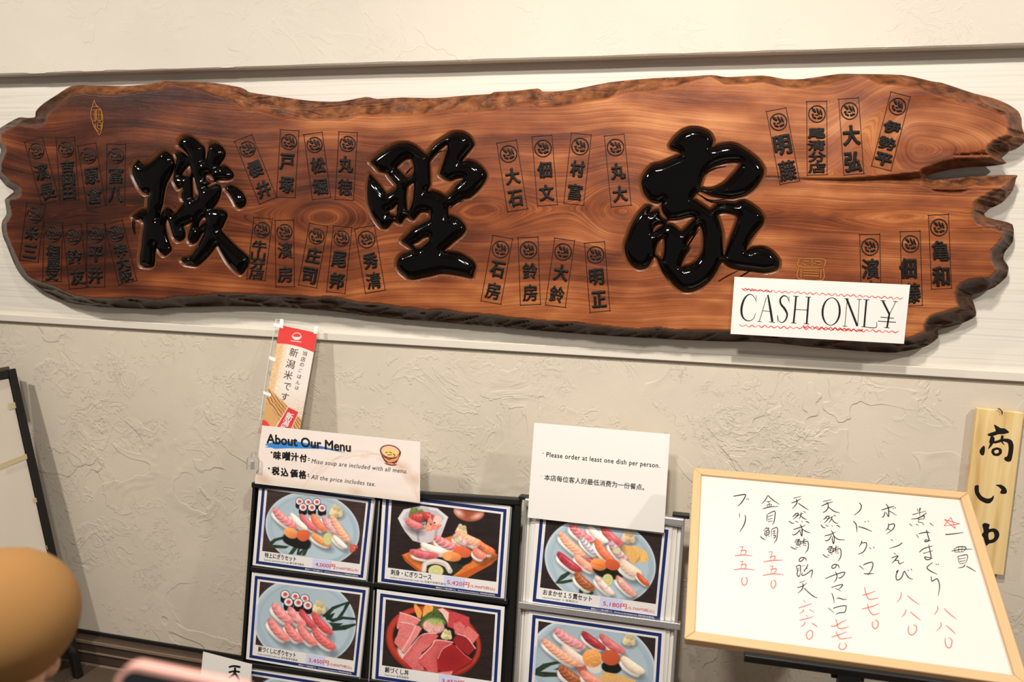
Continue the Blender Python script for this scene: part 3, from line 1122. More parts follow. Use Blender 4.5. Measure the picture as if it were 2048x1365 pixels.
for (cx, cy), chs in TAGS:
    items = []
    for tok in chs.split():
        a_, b_ = tok[1:].split(',')
        items.append((tok[0], float(a_), float(b_)))
    c = np.array([cx, cy], float)
    e = np.array(items[-1][1:])
    ax = nrm(e - c)
    if len(items) == 4:
        ax = nrm([0.02 if cx > 1000 else -0.1, 1])
    rt = np.array([ax[1], -ax[0]])
    half = 18.5 if cx < 700 else 20.0
    sp = np.linalg.norm(np.array(items[1][1:]) - np.array(items[0][1:]))
    T, B = c - ax * (half + 5), e + ax * min(sp * 0.5 + 2, 25)
    cs = [T - rt * half, T + rt * half, B + rt * half, B - rt * half]
    parts = []
    for i in range(4):
        v_, f_ = ribbon([cs[i] - 2 * nrm(cs[(i + 1) % 4] - cs[i]), cs[(i + 1) % 4]], 1.3, 1.0, 2)
        parts.append((np.concatenate([PS.uv(v_), np.full((len(v_), 1), 0.0004)], 1), [w_[::-1] for w_ in f_]))
    v_, f_ = join(parts)
    tg = mesh('name_tag', v_, f_, M_charred, sign)
    # crest: a ring around a knot of carved leaves
    R0 = half - 2.0
    th = np.linspace(0, 2 * np.pi, 29)[:-1]
    ring = lambda r, off=(0, 0), sx=1.0: [c + rt * (math.cos(t) * r * sx + off[0]) + ax * (math.sin(t) * r + off[1]) for t in th]
    leaf = lambda x_, y_, L_, W_, an: [c + rt * (x_ + L_ * math.cos(t) * math.cos(an) - W_ * math.sin(t) * math.sin(an)) + ax * (y_ + L_ * math.cos(t) * math.sin(an) + W_ * math.sin(t) * math.cos(an)) for t in np.linspace(0, 6.283, 13)[:-1]]
    polys = [ring(R0), ring(R0 - 2.8), leaf(-6, -7, 6.5, 3.2, 0.9), leaf(2.5, -4, 9, 2.7, 1.2), leaf(8.3, -3, 7.5, 2.3, 1.3), leaf(5, 8, 7, 2.9, -0.25),
             leaf(-5, 7.5, 6, 2.7, 0.5), leaf(-8.5, 1.5, 3, 2.8, 0.2), leaf(0, 2.5, 5, 1.8, 0.1)]
    puff('crest', polys, 1.0, PS, M_charred, tg, -0.0015, 0.004, 2.2)
    for ch_, gx_, gy_ in items:
        k_ = len(items)
        hh = {2: 34, 3: 27, 4: 22}[k_]
        if cx > 1500 and k_ == 2:
            hh = 42
        ww = 30 if cx < 1500 else 36
        if ch_ in '米三' or (k_ == 3 and cx < 300):
            ww, hh = 27, min(hh, 28)
        p_, d_, f_ = fat_glyph(ch_, (gx_, gy_), ww, hh, ax, (1.7 if ww < 34 else 2.2) * (0.6 if ch_ in '亀藤清濱徳牛山分店富鈴房勢' else 1), 0.8, 1.2, cx)
        zz = -0.0012 + 0.0045 * np.sqrt(np.clip(1 - (1 - np.clip(d_ / 2.0, 0, 1)) ** 2, 0, 1))
        mesh('raised_letter', np.concatenate([PS.uv(p_), zz[:, None]], 1), f_, M_charred, tg, True)

# gold seals
def gold_strokes(strokes, name, lab, w=1.3):
    o = ribbons(name, strokes, w, PS, 0.0012, M_gold, sign, 0.8, 3)
    o['label'] = lab
    return o


gc = crop(0, 130, 3.9)
gold_strokes([gc(*s_) for s_ in (
    [(738, 272), (750, 310), (790, 350), (803, 400), (803, 450), (797, 500), (780, 548)], [(738, 272), (728, 310), (715, 345), (712, 400), (722, 440), (738, 485), (778, 548)],
    [(728, 330), (750, 322), (775, 335)], [(718, 350), (745, 355)], [(750, 345), (750, 440)], [(722, 385), (742, 385)], [(720, 435), (745, 442)], [(742, 350), (742, 440)],
    [(755, 350), (790, 355), (795, 430), (758, 425), (755, 350)], [(758, 385), (793, 392)], [(772, 352), (776, 428)], [(740, 455), (742, 490)], [(765, 450), (790, 450), (790, 500), (765, 492), (765, 450)],
    [(766, 470), (790, 474)], [(750, 460), (752, 500), (775, 520)])], 'gold_seal', 'thin gold oval seal near the left end')
gc = crop(1440, 400, 3.368)
gold_strokes([gc(*s_) for s_ in (
    [(535, 395), (700, 400), (700, 450)], [(535, 395), (532, 450), (700, 455)], [(530, 455), (528, 530), (690, 540), (695, 455)], [(560, 415), (600, 415)], [(640, 415), (680, 418)],
    [(620, 400), (620, 440)], [(595, 425), (645, 428)], [(555, 430), (580, 440)], [(660, 440), (690, 430)], [(560, 475), (665, 480)], [(560, 492), (665, 497)],
    [(560, 510), (665, 515)], [(545, 465), (545, 525)], [(680, 468), (678, 530)])], 'gold_seal', 'square gold seal above the cash notice', 2.2)
sc = PS.uv(np.array([[20, 376]]))[0]
nv, nf = prism([(sc[0] + 0.007 * math.cos(t), sc[1] + 0.007 * math.sin(t)) for t in np.linspace(0, 6.283, 17)[:-1]], -0.06, -0.035)
mesh('fixing_screw', nv, nf, M_silver, sign)


# ------------------------------------------------------------------ flat notices on the sign
PC = Plane(PS.O + PS.N * 0.004, PS.U, PS.V)
CQ = [(1469, 554), (1820, 570), (1807.6, 688), (1461, 668)]
cash = thing('cash_notice', 'white cash only notice with red wavy lines taped on the carved sign', 'notice', PC.M)
sheet('paper', CQ, PC, 0.0, 0.0015, M_paper, cash)
cc = crop(1440, 400, 3.368)
blk = [[(243, 690, 3), (243, 642, 3)], [(243, 678, 3), (225, 648, 4), (198, 636, 6), (168, 660, 11), (148, 710, 15), (145, 765, 14), (163, 802, 9), (195, 815, 5), (225, 800, 4), (240, 765, 3)],
       [(312, 655, 4), (288, 740, 4), (264, 818, 4)], [(322, 640, 10), (338, 730, 15), (352, 820, 15)], [(288, 747, 3.5), (340, 752, 3.5)], [(250, 818, 3.5), (281, 821, 3.5)],
       [(330, 820, 4), (370, 827, 4)], [(465, 690, 3), (464, 648, 3)], [(463, 680, 3), (452, 655, 5), (428, 646, 8), (406, 668, 11), (410, 702, 13), (436, 735, 15), (452, 772, 12), (440, 810, 9), (415, 826, 5), (395, 812, 3.5), (387, 775, 3)],
       [(388, 825, 3), (387, 775, 3)], [(512, 650, 12), (504, 740, 12), (495, 828, 12)], [(597, 655, 12), (590, 745, 12), (583, 834, 12)], [(504, 738, 4), (594, 742, 4)],
       [(492, 648, 4), (530, 650, 4)], [(477, 828, 4), (514, 831, 4)], [(577, 653, 4), (614, 656, 4)], [(563, 833, 4), (600, 836, 4)],
       [(852, 665, 14), (888, 757, 14), (924, 850, 14)], [(856, 668, 4), (848, 757, 4), (840, 850, 4)], [(938, 670, 4), (932, 760, 4), (926, 850, 4)], [(836, 664, 4), (866, 667, 4)],
       [(826, 849, 4), (856, 852, 4)], [(922, 669, 4), (954, 672, 4)], [(986, 672, 12), (978, 760, 12), (970, 855, 12)], [(966, 671, 4), (1006, 674, 4)], [(952, 853, 4), (1046, 861, 5), (1055, 822, 3)],
       [(1095, 680, 13), (1117, 725, 13), (1139, 768, 13)], [(1183, 684, 4), (1162, 728, 4), (1141, 768, 4)], [(1140, 765, 12), (1132, 812, 12), (1124, 860, 12)], [(1078, 677, 4), (1114, 680, 4)],
       [(1165, 683, 4), (1198, 686, 4)], [(1104, 859, 4), (1142, 863, 4)], [(1080, 790, 5), (1170, 797, 5)], [(1064, 817, 5), (1184, 824, 5)]]
th = np.linspace(0, 2 * np.pi, 17)
blk.append([(748 + 58 * math.cos(t) + 4 * math.sin(t) * -1, 752 + 92 * math.sin(t), 4 + 10 * abs(math.cos(t)) ** 1.5) for t in th])
ribbons('printed_letters', [np.array(cc(*s)) for s in blk], 1, PC, 0.0019, M_ink, cash, 1.0, 4)


def wavy(a, b, n, amp, w):
    out = []
    for i in range(n * 2 + 1):
        t = i / (n * 2)
        out.append((a[0] + (b[0] - a[0]) * t, a[1] + (b[1] - a[1]) * t + amp * (1 if i % 2 else -1) * (0.6 + 0.5 * random.random()), w * (0.6 + 0.8 * random.random())))
    return np.array(cc(*out))


for wl_ in ([wavy((148, 604), (1232, 664), 26, 8, 4.5), wavy((150, 600), (350, 618), 9, 7, 5), wavy((130, 846), (1200, 890), 25, 8, 5), wavy((560, 853), (960, 880), 13, 9, 6)]):
    ribbons('wavy_line', [wl_], 1, PC, 0.0019, M_red_marker, cash, 1.0, 3)

# ------------------------------------------------------------------ menu racks
LEAN = math.radians(10)
PR = plane_Y(775, 985, -0.10, LEAN)
PR2 = plane_Y(1210, 1010, -0.12, LEAN)


def off(pl, w):
    return Plane(pl.O + pl.N * w, pl.U, pl.V)


def px_bar(pl, a, b, wa, wb, w0, w1):
    """bar between px points with half width in px at each end"""
    a, b = np.array(a, float), np.array(b, float)
    d = nrm(b - a)
    nn = np.array([-d[1], d[0]])
    return prism(pl.uv(np.array([a - nn * wa, b - nn * wb, b + nn * wb, a + nn * wa])), w0, w1)


def extend_down(pl, a, b, z=0.004):
    """px line a-b of a leaning rack carried on to the floor; returns local 2D end points"""
    p, q = pl.uv(np.array([a, b]))
    v_floor = (z - pl.O[2]) / pl.V[2]
    t = (v_floor - p[1]) / (q[1] - p[1])
    return p, p + (q - p) * t


rack = thing('menu_rack', 'black metal menu rack standing at the wall with two columns of sushi cards', 'menu rack', PR.M)
l0, l1 = extend_down(PR, (509.5, 972), (485, 1335))
r0, r1 = extend_down(PR, (1037, 998), (1017, 1365))
m0, m1 = extend_down(PR, (756, 1000), (737, 1330))
bt = -0.012
v, f = prism([l0, l1, r1, r0], -0.02, bt)
mesh('back_panel', v, f, M_blackmetal, rack)
for nm, (a, b, hw) in (('side_rail', (l0, l1, 0.0045)), ('side_rail', (r0, r1, 0.0085)), ('centre_rail', (m0, m1, 0.004))):
    v, f = bar(a, b, hw, hw, bt, 0.006)
    bevel_obj(mesh(nm, v, f, M_blackmetal, rack), 0.002)
tp = PR.uv(np.array([(506, 967), (1042, 1001)]))
v, f = bar(tp[0] + (0, -0.004), tp[1] + (0, -0.004), 0.0085, 0.0085, -0.022, 0.010)
bevel_obj(mesh('top_rail', v, f, M_blackmetal, rack), 0.003)
for ys in (((503, 1137), (1017, 1204)), ((488, 1328), (1008, 1400))):
    q_ = PR.uv(np.array(ys))
    v, f = bar(q_[0], q_[1], 0.007, 0.007, bt, 0.007)
    bevel_obj(mesh('cross_rail', v, f, M_blackmetal, rack), 0.002)

for nm_, p_, q__ in (('pocket_edge', (752, 999), (735.5, 1163)), ('pocket_edge', (760.5, 1001), (748.5, 1166)), ('pocket_edge', (1024, 1014), (1011.5, 1201)), ('pocket_edge', (740.5, 1176), (721.5, 1357)), ('pocket_edge', (750, 1180), (739.5, 1362))):
    v, f = px_bar(PR, p_, q__, 1.1, 1.1, 0.004, 0.0072)
    mesh(nm_, v, f, M_silver, rack)

CARD = {
    'c1': [(519, 962), (750, 993), (732, 1161.5), (505, 1131)],
    'c2': [(766, 981), (1021, 1013), (1008, 1201), (755, 1167)],
    'c3': [(504, 1144.6), (739, 1175), (719, 1358), (492, 1319)],
    'c4': [(754, 1179.5), (1009.5, 1214.7), (999, 1399), (743, 1361.5)],
    'c7': [(489, 1334), (716, 1370), (700, 1540), (478, 1500)],
    'c5': [(1074, 1018), (1345.5, 1054), (1327, 1246.4), (1057, 1207)],
    'c6': [(1058, 1221.6), (1331.7, 1261.8), (1320, 1455), (1046, 1412)],
}


# ---- painters for the printed dishes -----------------------------------
class Paint:
    def __init__(s, X, Y, x0, y0, sc, bg):
        s.x, s.y = (X - x0) * sc, (Y - y0) * sc
        s.px = sc
        s.c = np.ones((len(X), 3)) * np.array(bg, float)
        s.c *= (0.8 + 0.4 * fnoise(s.x / 90, s.y / 22, 5))[:, None]

    def blend(s, a, col):
        a = np.clip(a, 0, 1)[:, None]
        s.c = s.c * (1 - a) + np.asarray(col, float) * a

    def loc(s, cx, cy, ang):
        t = math.radians(ang)
        dx, dy = s.x - cx, s.y - cy
        return dx * math.cos(t) + dy * math.sin(t), -dx * math.sin(t) + dy * math.cos(t)

    def ell(s, cx, cy, rx, ry, ang, col, soft=1.0, a=1.0, shade=0.0, p=2.0):
        u, v = s.loc(cx, cy, ang)
        r = (np.abs(u / rx) ** p + np.abs(v / ry) ** p) ** (1 / p)
        al = np.clip((1 - r) * min(rx, ry) / (s.px * soft) + 0.5, 0, 1) * a
        c = np.asarray(col, float)
        if shade:
            l = 1 + shade * (-(s.y - cy) / ry * 0.6 - (s.x - cx) / rx * 0.2)
            c = c * np.clip(l, 0.4, 1.5)[:, None]
        s.blend(al, c)

    def shadow(s, cx, cy, rx, ry, ang, a=0.55):
        u, v = s.loc(cx, cy, ang)
        r = np.sqrt((u / rx) ** 2 + (v / ry) ** 2)
        al = np.clip(1.6 - 1.3 * r, 0, 1) * a
        s.blend(al, (28, 26, 28))

    def poly(s, pts, col, soft=1.0, a=1.0, tex=0.0):
        pts = np.asarray(pts, float)
        lo, hi = pts.min(0) - 12, pts.max(0) + 12
        m_ = (s.x > lo[0]) & (s.x < hi[0]) & (s.y > lo[1]) & (s.y < hi[1])
        if not m_.any():
            return
        d_ = sdf(np.stack([s.x[m_], s.y[m_]], -1), [pts])
        al = np.zeros(len(s.x))
        al[m_] = np.clip(d_ / (s.px * soft) + 0.5, 0, 1) * a
        c = np.asarray(col, float) * np.ones((len(s.x), 1))
        if tex:
            c = c * (1 + tex * (fnoise(s.x / 14, s.y / 14, 9) - 0.5) * 2)[:, None]
        s.blend(al, c)

    def line(s, pts, w, col, a=1.0):
        q_ = cmr(pts, 6)
        dd = np.full(len(s.x), 1e9)
        for (ax, ay), (bx, by) in zip(q_[:-1, :2], q_[1:, :2]):
            ex, ey = bx - ax, by - ay
            t = np.clip(((s.x - ax) * ex + (s.y - ay) * ey) / (ex * ex + ey * ey + 1e-9), 0, 1)
            dd = np.minimum(dd, (s.x - ax - t * ex) ** 2 + (s.y - ay - t * ey) ** 2)
        s.blend(np.clip((w / 2 - np.sqrt(dd)) / s.px + 0.5, 0, 1) * a, col)

    def plate(s, cx, cy, rx, ry, ang):
        s.ell(cx, cy, rx, ry, ang, (196, 208, 214), 1.5)
        s.ell(cx + 2, cy + 4, rx * 0.965, ry * 0.965, ang, (166, 185, 196), 3, shade=0.06)
        s.ell(cx + 4, cy + 2, rx * 0.89, ry * 0.885, ang, (148, 168, 181), 3)
        s.ell(cx + 4, cy + 6, rx * 0.88, ry * 0.872, ang, (174, 192, 202), 5, shade=-0.05)

    def nigiri(s, cx, cy, L, W, ang, col, stripe=None, rice=True, sd=1):
        s.shadow(cx + W * 0.12, cy + W * 0.45, L * 0.56, W * 0.62, ang, 0.5)
        if rice:
            u, v = s.loc(cx, cy, ang)
            s.ell(cx - math.sin(math.radians(ang)) * W * 0.25, cy + math.cos(math.radians(ang)) * W * 0.25, L * 0.43, W * 0.42, ang, (228, 222, 214), 2, p=2.5, shade=0.12)
        u, v = s.loc(cx, cy, ang)
        bend = v + 0.16 * W * (2 * u / L) ** 2 * 1.0
        r = (np.abs(u / (L / 2)) ** 2.6 + np.abs(bend / (W * 0.42)) ** 2.3) ** 0.42
        al = np.clip((1 - r) * W * 0.42 / (s.px * 1.2) + 0.5, 0, 1)
        lit = 1.08 - 0.22 * (bend / (W * 0.42)) - 0.12 * r ** 3 + 0.16 * (fnoise(s.x / 16, s.y / 16, int(cx) % 97) - 0.5)
        c = np.asarray(col, float) * lit[:, None]
        if stripe:
            sc_, amt, per = stripe
            w_ = np.sin((u + 0.35 * v + 0.9 * W * (bend / W) ** 2 * 2 + 0.7 * per * (fnoise(s.x / 45, s.y / 45, 7) - 0.5)) * 2 * np.pi / per)
            k_ = np.clip(w_ * 1.2 - 0.1, 0, 1)[:, None] * amt * 0.8
            c = c * (1 - k_) + np.asarray(sc_, float) * k_
        s.blend(al, c)
        s.blend(al * np.clip(1 - ((bend + W * 0.2) / (W * 0.10)) ** 2, 0, 1) * np.clip(1 - np.abs(u) / (L * 0.36), 0, 1) * 0.35, (255, 240, 235))

    def roe(s, cx, cy, rx, ry, col, per=16):
        s.ell(cx, cy, rx, ry, 15, col, 1.5, shade=0.15)
        u, v = s.x / per, s.y / per
        dots = np.clip(np.sin(u * 6.28) * np.sin(v * 6.28) * 1.6, -1, 1)
        q_ = ((s.x - cx) / rx) ** 2 + ((s.y - cy) / ry) ** 2
        s.blend((q_ < 0.88) * np.clip(dots, 0, 1) * 0.45, (255, 180, 130))
        s.blend((q_ < 0.92) * np.clip(-dots, 0, 1) * 0.4, (150, 40, 20))

    def rolls(s, pts, r, core=(196, 82, 84)):
        for cx, cy in pts:
            s.ell(cx, cy + r * 0.95, r * 1.02, r * 0.95, 0, (26, 26, 30), 1.5, p=3)
        for cx, cy in pts:
            s.ell(cx, cy, r * 1.04, r * 0.98, 10, (34, 32, 36), 1)
            s.ell(cx, cy, r * 0.93, r * 0.87, 10, (236, 226, 224), 1.5, shade=0.05)
            s.ell(cx + 2, cy - 1, r * 0.46, r * 0.43, 20, core, 2.5)

    def ginger(s, cx, cy, r, col=(228, 208, 160)):
        s.shadow(cx + 8, cy + r * 0.5, r * 1.05, r * 0.7, 0, 0.45)
        for k_, (a_, b_, q_) in enumerate(((0, 0, 1), (-0.45, 0.3, 0.6), (0.45, 0.35, 0.6), (-0.15, -0.5, 0.55), (0.35, -0.3, 0.55), (0.0, 0.55, 0.5))):
            s.ell(cx + a_ * r, cy + b_ * r, r * q_ * 0.72, r * q_ * 0.6, 30 * k_, np.array(col) * (1.06 - 0.05 * k_), 2, shade=0.12)
        s.line([(cx - r * 0.4, cy - r * 0.2), (cx, cy + r * 0.1), (cx + r * 0.35, cy - r * 0.1)], 4, (200, 165, 105), 0.6)

    def lemon(s, cx, cy, rx, ry, ang=0):
        s.ell(cx, cy, rx, ry, ang, (178, 176, 92), 1.5)
        s.ell(cx, cy, rx * 0.88, ry * 0.88, ang, (226, 222, 176), 1.5)
        s.ell(cx, cy, rx * 0.74, ry * 0.74, ang, (206, 200, 128), 2)
        for t in range(0, 180, 45):
            c_, s_ = math.cos(math.radians(t)) * rx * 0.72, math.sin(math.radians(t)) * ry * 0.72
            s.line([(cx - c_, cy - s_), (cx + c_, cy + s_)], 4, (228, 224, 184), 0.7)

    def tail(s, cx, cy, ang, L=90, col=(214, 84, 58)):
        t = math.radians(ang)
        for d_ in (-0.42, 0.05, 0.45):
            a_ = t + d_
            s.poly([(cx, cy), (cx + L * math.cos(a_ - 0.17), cy + L * math.sin(a_ - 0.17)), (cx + L * 1.05 * math.cos(a_ + 0.17), cy + L * 1.05 * math.sin(a_ + 0.17))], col, 1.5)


LEAF, LEAF2 = (46, 62, 44), (66, 86, 56)
PINK, LPINK, RED, DRED, ORG, WHITE, SALM = (222, 132, 132), (232, 158, 152), (206, 92, 92), (160, 52, 56), (232, 138, 92), (236, 224, 212), (238, 158, 122)
MARB = ((246, 214, 208), 0.65, 62)


def paint1(X, Y):
    s = Paint(X, Y, 480, 960, 6.5, (62, 46, 44))
    s.plate(943, 640, 618, 478, 13)
    for p in ([(350, 835), (450, 765), (560, 738), (600, 765), (470, 800), (425, 845), (640, 865), (600, 895), (450, 890)], [(700, 870), (770, 860), (690, 970), (630, 970)],
              [(760, 860), (800, 860), (770, 940), (870, 870), (790, 985), (735, 975)], [(850, 880), (905, 860), (850, 985), (800, 990)]):
        s.poly(p, LEAF, 1.5, tex=0.3)
    s.rolls([(775, 283), (888, 292), (1000, 290)], 50)
    s.rolls([(820, 360), (935, 362), (1068, 370)], 53)
    s.ginger(1250, 410, 105)
    s.nigiri(1290, 650, 420, 125, 55, SALM, ((250, 226, 208), 0.75, 52))
    s.tail(1420, 830, 48, 120)
    s.nigiri(1150, 595, 300, 105, 55, (208, 150, 152), ((238, 214, 206), 0.5, 70))
    s.nigiri(1012, 570, 290, 120, 50, (236, 132, 98), ((214, 96, 66), 0.4, 80))
    s.nigiri(880, 570, 310, 115, 44, (204, 106, 112))
    s.nigiri(755, 555, 310, 100, 44, WHITE)
    s.nigiri(570, 515, 400, 130, 40, (216, 124, 128), MARB)
    s.ell(740, 800, 190, 85, 18, (28, 29, 27), 2, p=2.6)
    s.ell(665, 695, 95, 68, 25, (240, 154, 96), 2, shade=0.25)
    s.line([(600, 670), (670, 700), (740, 740)], 8, (206, 110, 60), 0.6)
    s.roe(820, 728, 82, 74, (222, 92, 50))
    s.nigiri(1050, 790, 310, 115, 30, (236, 158, 96), ((214, 124, 70), 0.5, 60))
    s.lemon(1142, 770, 62, 82)
    s.nigiri(1290, 815, 250, 88, 42, WHITE)
    return s.c


def paint3(X, Y):
    s = Paint(X, Y, 390, 1140, 5.389, (60, 44, 42))
    s.plate(1180, 560, 560, 470, 12)
    for p in ([(1370, 500), (1480, 400), (1690, 330), (1590, 500), (1500, 560), (1600, 430), (1620, 375), (1500, 430), (1420, 520)], [(1440, 540), (1590, 505), (1735, 520), (1735, 545), (1600, 535), (1480, 570)],
              [(1480, 620), (1590, 600), (1730, 580), (1735, 600), (1620, 650), (1480, 660)], [(1400, 500), (1510, 465), (1470, 540), (1420, 545)], [(1440, 570), (1600, 580), (1500, 640)]):
        s.poly(p, (38, 54, 42), 1.5, tex=0.3)
    s.rolls([(972, 268), (1080, 290), (1184, 312)], 48)
    s.rolls([(1008, 350), (1114, 357), (1216, 384)], 50)
    s.ginger(1340, 410, 88)
    s.nigiri(1360, 590, 320, 110, 48, (204, 78, 82), ((226, 120, 112), 0.4, 60))
    s.nigiri(1205, 545, 270, 105, 50, (196, 78, 84))
    s.nigiri(1085, 515, 270, 115, 48, PINK, ((250, 214, 208), 0.55, 90))
    s.nigiri(930, 480, 300, 125, 45, PINK, ((250, 214, 208), 0.5, 75))
    s.nigiri(1380, 760, 330, 120, 42, (212, 98, 96), ((240, 160, 150), 0.5, 48))
    s.nigiri(1200, 715, 300, 112, 48, (222, 122, 118), ((244, 178, 168), 0.45, 60))
    s.nigiri(1055, 690, 270, 112, 48, (222, 120, 116), ((246, 190, 180), 0.5, 58))
    s.nigiri(890, 660, 330, 118, 48, (222, 128, 124), ((246, 196, 188), 0.45, 66))
    return s.c


def paint2(X, Y):
    s = Paint(X, Y, 740, 980, 5.935, (42, 32, 31))
    s.ell(1175, 265, 180, 112, 8, (180, 96, 72), 2, shade=0.2)
    s.ell(1060, 275, 46, 26, 30, (255, 226, 214), 8)
    s.ell(1270, 310, 52, 24, -20, (255, 206, 186), 8)
    s.ell(1170, 262, 60, 30, 0, (120, 56, 42), 20, 0.7)
    s.ell(1180, 215, 220, 30, 7, (42, 32, 31), 6, 0.9)
    # octagonal bowl
    s.poly([(330, 340), (400, 235), (610, 190), (800, 220), (930, 325), (890, 430), (840, 560), (760, 620), (640, 640), (510, 605), (420, 500), (370, 420)], (222, 216, 218), 1.5)
    s.poly([(370, 420), (560, 495), (740, 490), (890, 430), (840, 560), (760, 620), (640, 640), (510, 605), (420, 500)], (206, 196, 200), 1.5)
    for a_, b_ in (((555, 495), (570, 610)), ((572, 497), (584, 612)), ((778, 492), (762, 602)), ((796, 486), (778, 596))):
        s.line([a_, b_], 5, (88, 84, 110))
    s.poly([(385, 345), (440, 262), (610, 225), (790, 250), (885, 335), (830, 420), (740, 470), (560, 470), (430, 420)], (190, 184, 190), 2)
    s.poly([(455, 330), (470, 260), (490, 205), (520, 225), (550, 215), (580, 240), (620, 235), (640, 262), (690, 275), (560, 330)], (112, 126, 66), 2, tex=0.35)
    s.nigiri(600, 330, 250, 130, -8, (176, 66, 66), ((214, 112, 104), 0.5, 44), False)
    s.nigiri(690, 320, 150, 100, 20, (186, 76, 72), ((150, 44, 46), 0.5, 36), False)
    s.nigiri(520, 415, 230, 110, 25, (210, 112, 112), ((236, 160, 152), 0.5, 60), False)
    s.poly([(650, 495), (690, 360), (715, 310), (745, 370), (740, 490)], (238, 152, 124), 2, tex=0.25)
    s.poly([(735, 480), (720, 360), (800, 400), (860, 420), (800, 480)], (228, 140, 124), 2, tex=0.2)
    s.ell(800, 360, 50, 55, 20, (236, 200, 184), 3)
    s.line([(620, 400), (660, 390), (640, 440), (670, 430)], 7, (246, 232, 224), 0.8)
    for cx, cy in ((722, 410), (768, 392)):
        s.ell(cx, cy, 9, 9, 0, (30, 20, 22), 1)
    # wooden board
    s.poly([(378, 775), (620, 680), (830, 590), (1000, 540), (1300, 590), (1510, 770), (1505, 830), (1440, 880), (1380, 910), (1150, 1050), (970, 1035), (1100, 930), (580, 975), (420, 850)], (222, 122, 58), 1.5, tex=0.12)
    s.poly([(378, 775), (420, 850), (580, 975), (600, 960), (440, 830), (390, 765)], (176, 84, 36), 1.5)
    s.poly([(1510, 770), (1505, 830), (1440, 890), (1130, 1060), (980, 1040), (1380, 860)], (190, 92, 40), 1.5)
    s.poly([(600, 985), (640, 850), (830, 800), (1060, 830), (1200, 830), (1080, 940), (960, 1035), (860, 1030)], (40, 46, 34), 2, tex=0.3)
    s.ginger(1085, 480, 85, (226, 206, 168))
    s.nigiri(1340, 690, 310, 130, 30, (226, 122, 76), ((198, 86, 50), 0.5, 60))
    s.nigiri(1160, 590, 330, 130, 25, SALM, ((250, 220, 200), 0.7, 50))
    s.nigiri(1070, 610, 220, 110, 35, (208, 170, 168), ((90, 70, 76), 0.4, 70))
    s.ell(1035, 600, 40, 28, 10, (214, 208, 150), 4)
    s.nigiri(900, 645, 330, 130, 25, (208, 118, 124), MARB)
    s.nigiri(755, 710, 340, 105, 18, WHITE)
    s.nigiri(640, 775, 350, 120, 10, (196, 92, 98), ((226, 150, 148), 0.5, 120))
    s.ell(1090, 800, 130, 90, 10, (28, 28, 26), 3)
    s.nigiri(1290, 765, 190, 120, 35, (220, 118, 100), ((250, 208, 192), 0.6, 34))
    s.roe(1095, 740, 108, 66, (222, 96, 60), 15)
    s.ell(970, 795, 115, 58, 8, (236, 146, 84), 2, shade=0.25)
    s.ell(920, 800, 45, 40, 8, (244, 166, 104), 3)
    s.line([(640, 960), (660, 880), (780, 850), (900, 890), (950, 965)], 62, (206, 190, 184))
    s.line([(640, 950), (670, 870), (790, 838), (900, 872), (940, 940)], 30, (232, 218, 210))
    s.lemon(782, 965, 92, 72)
    return s.c


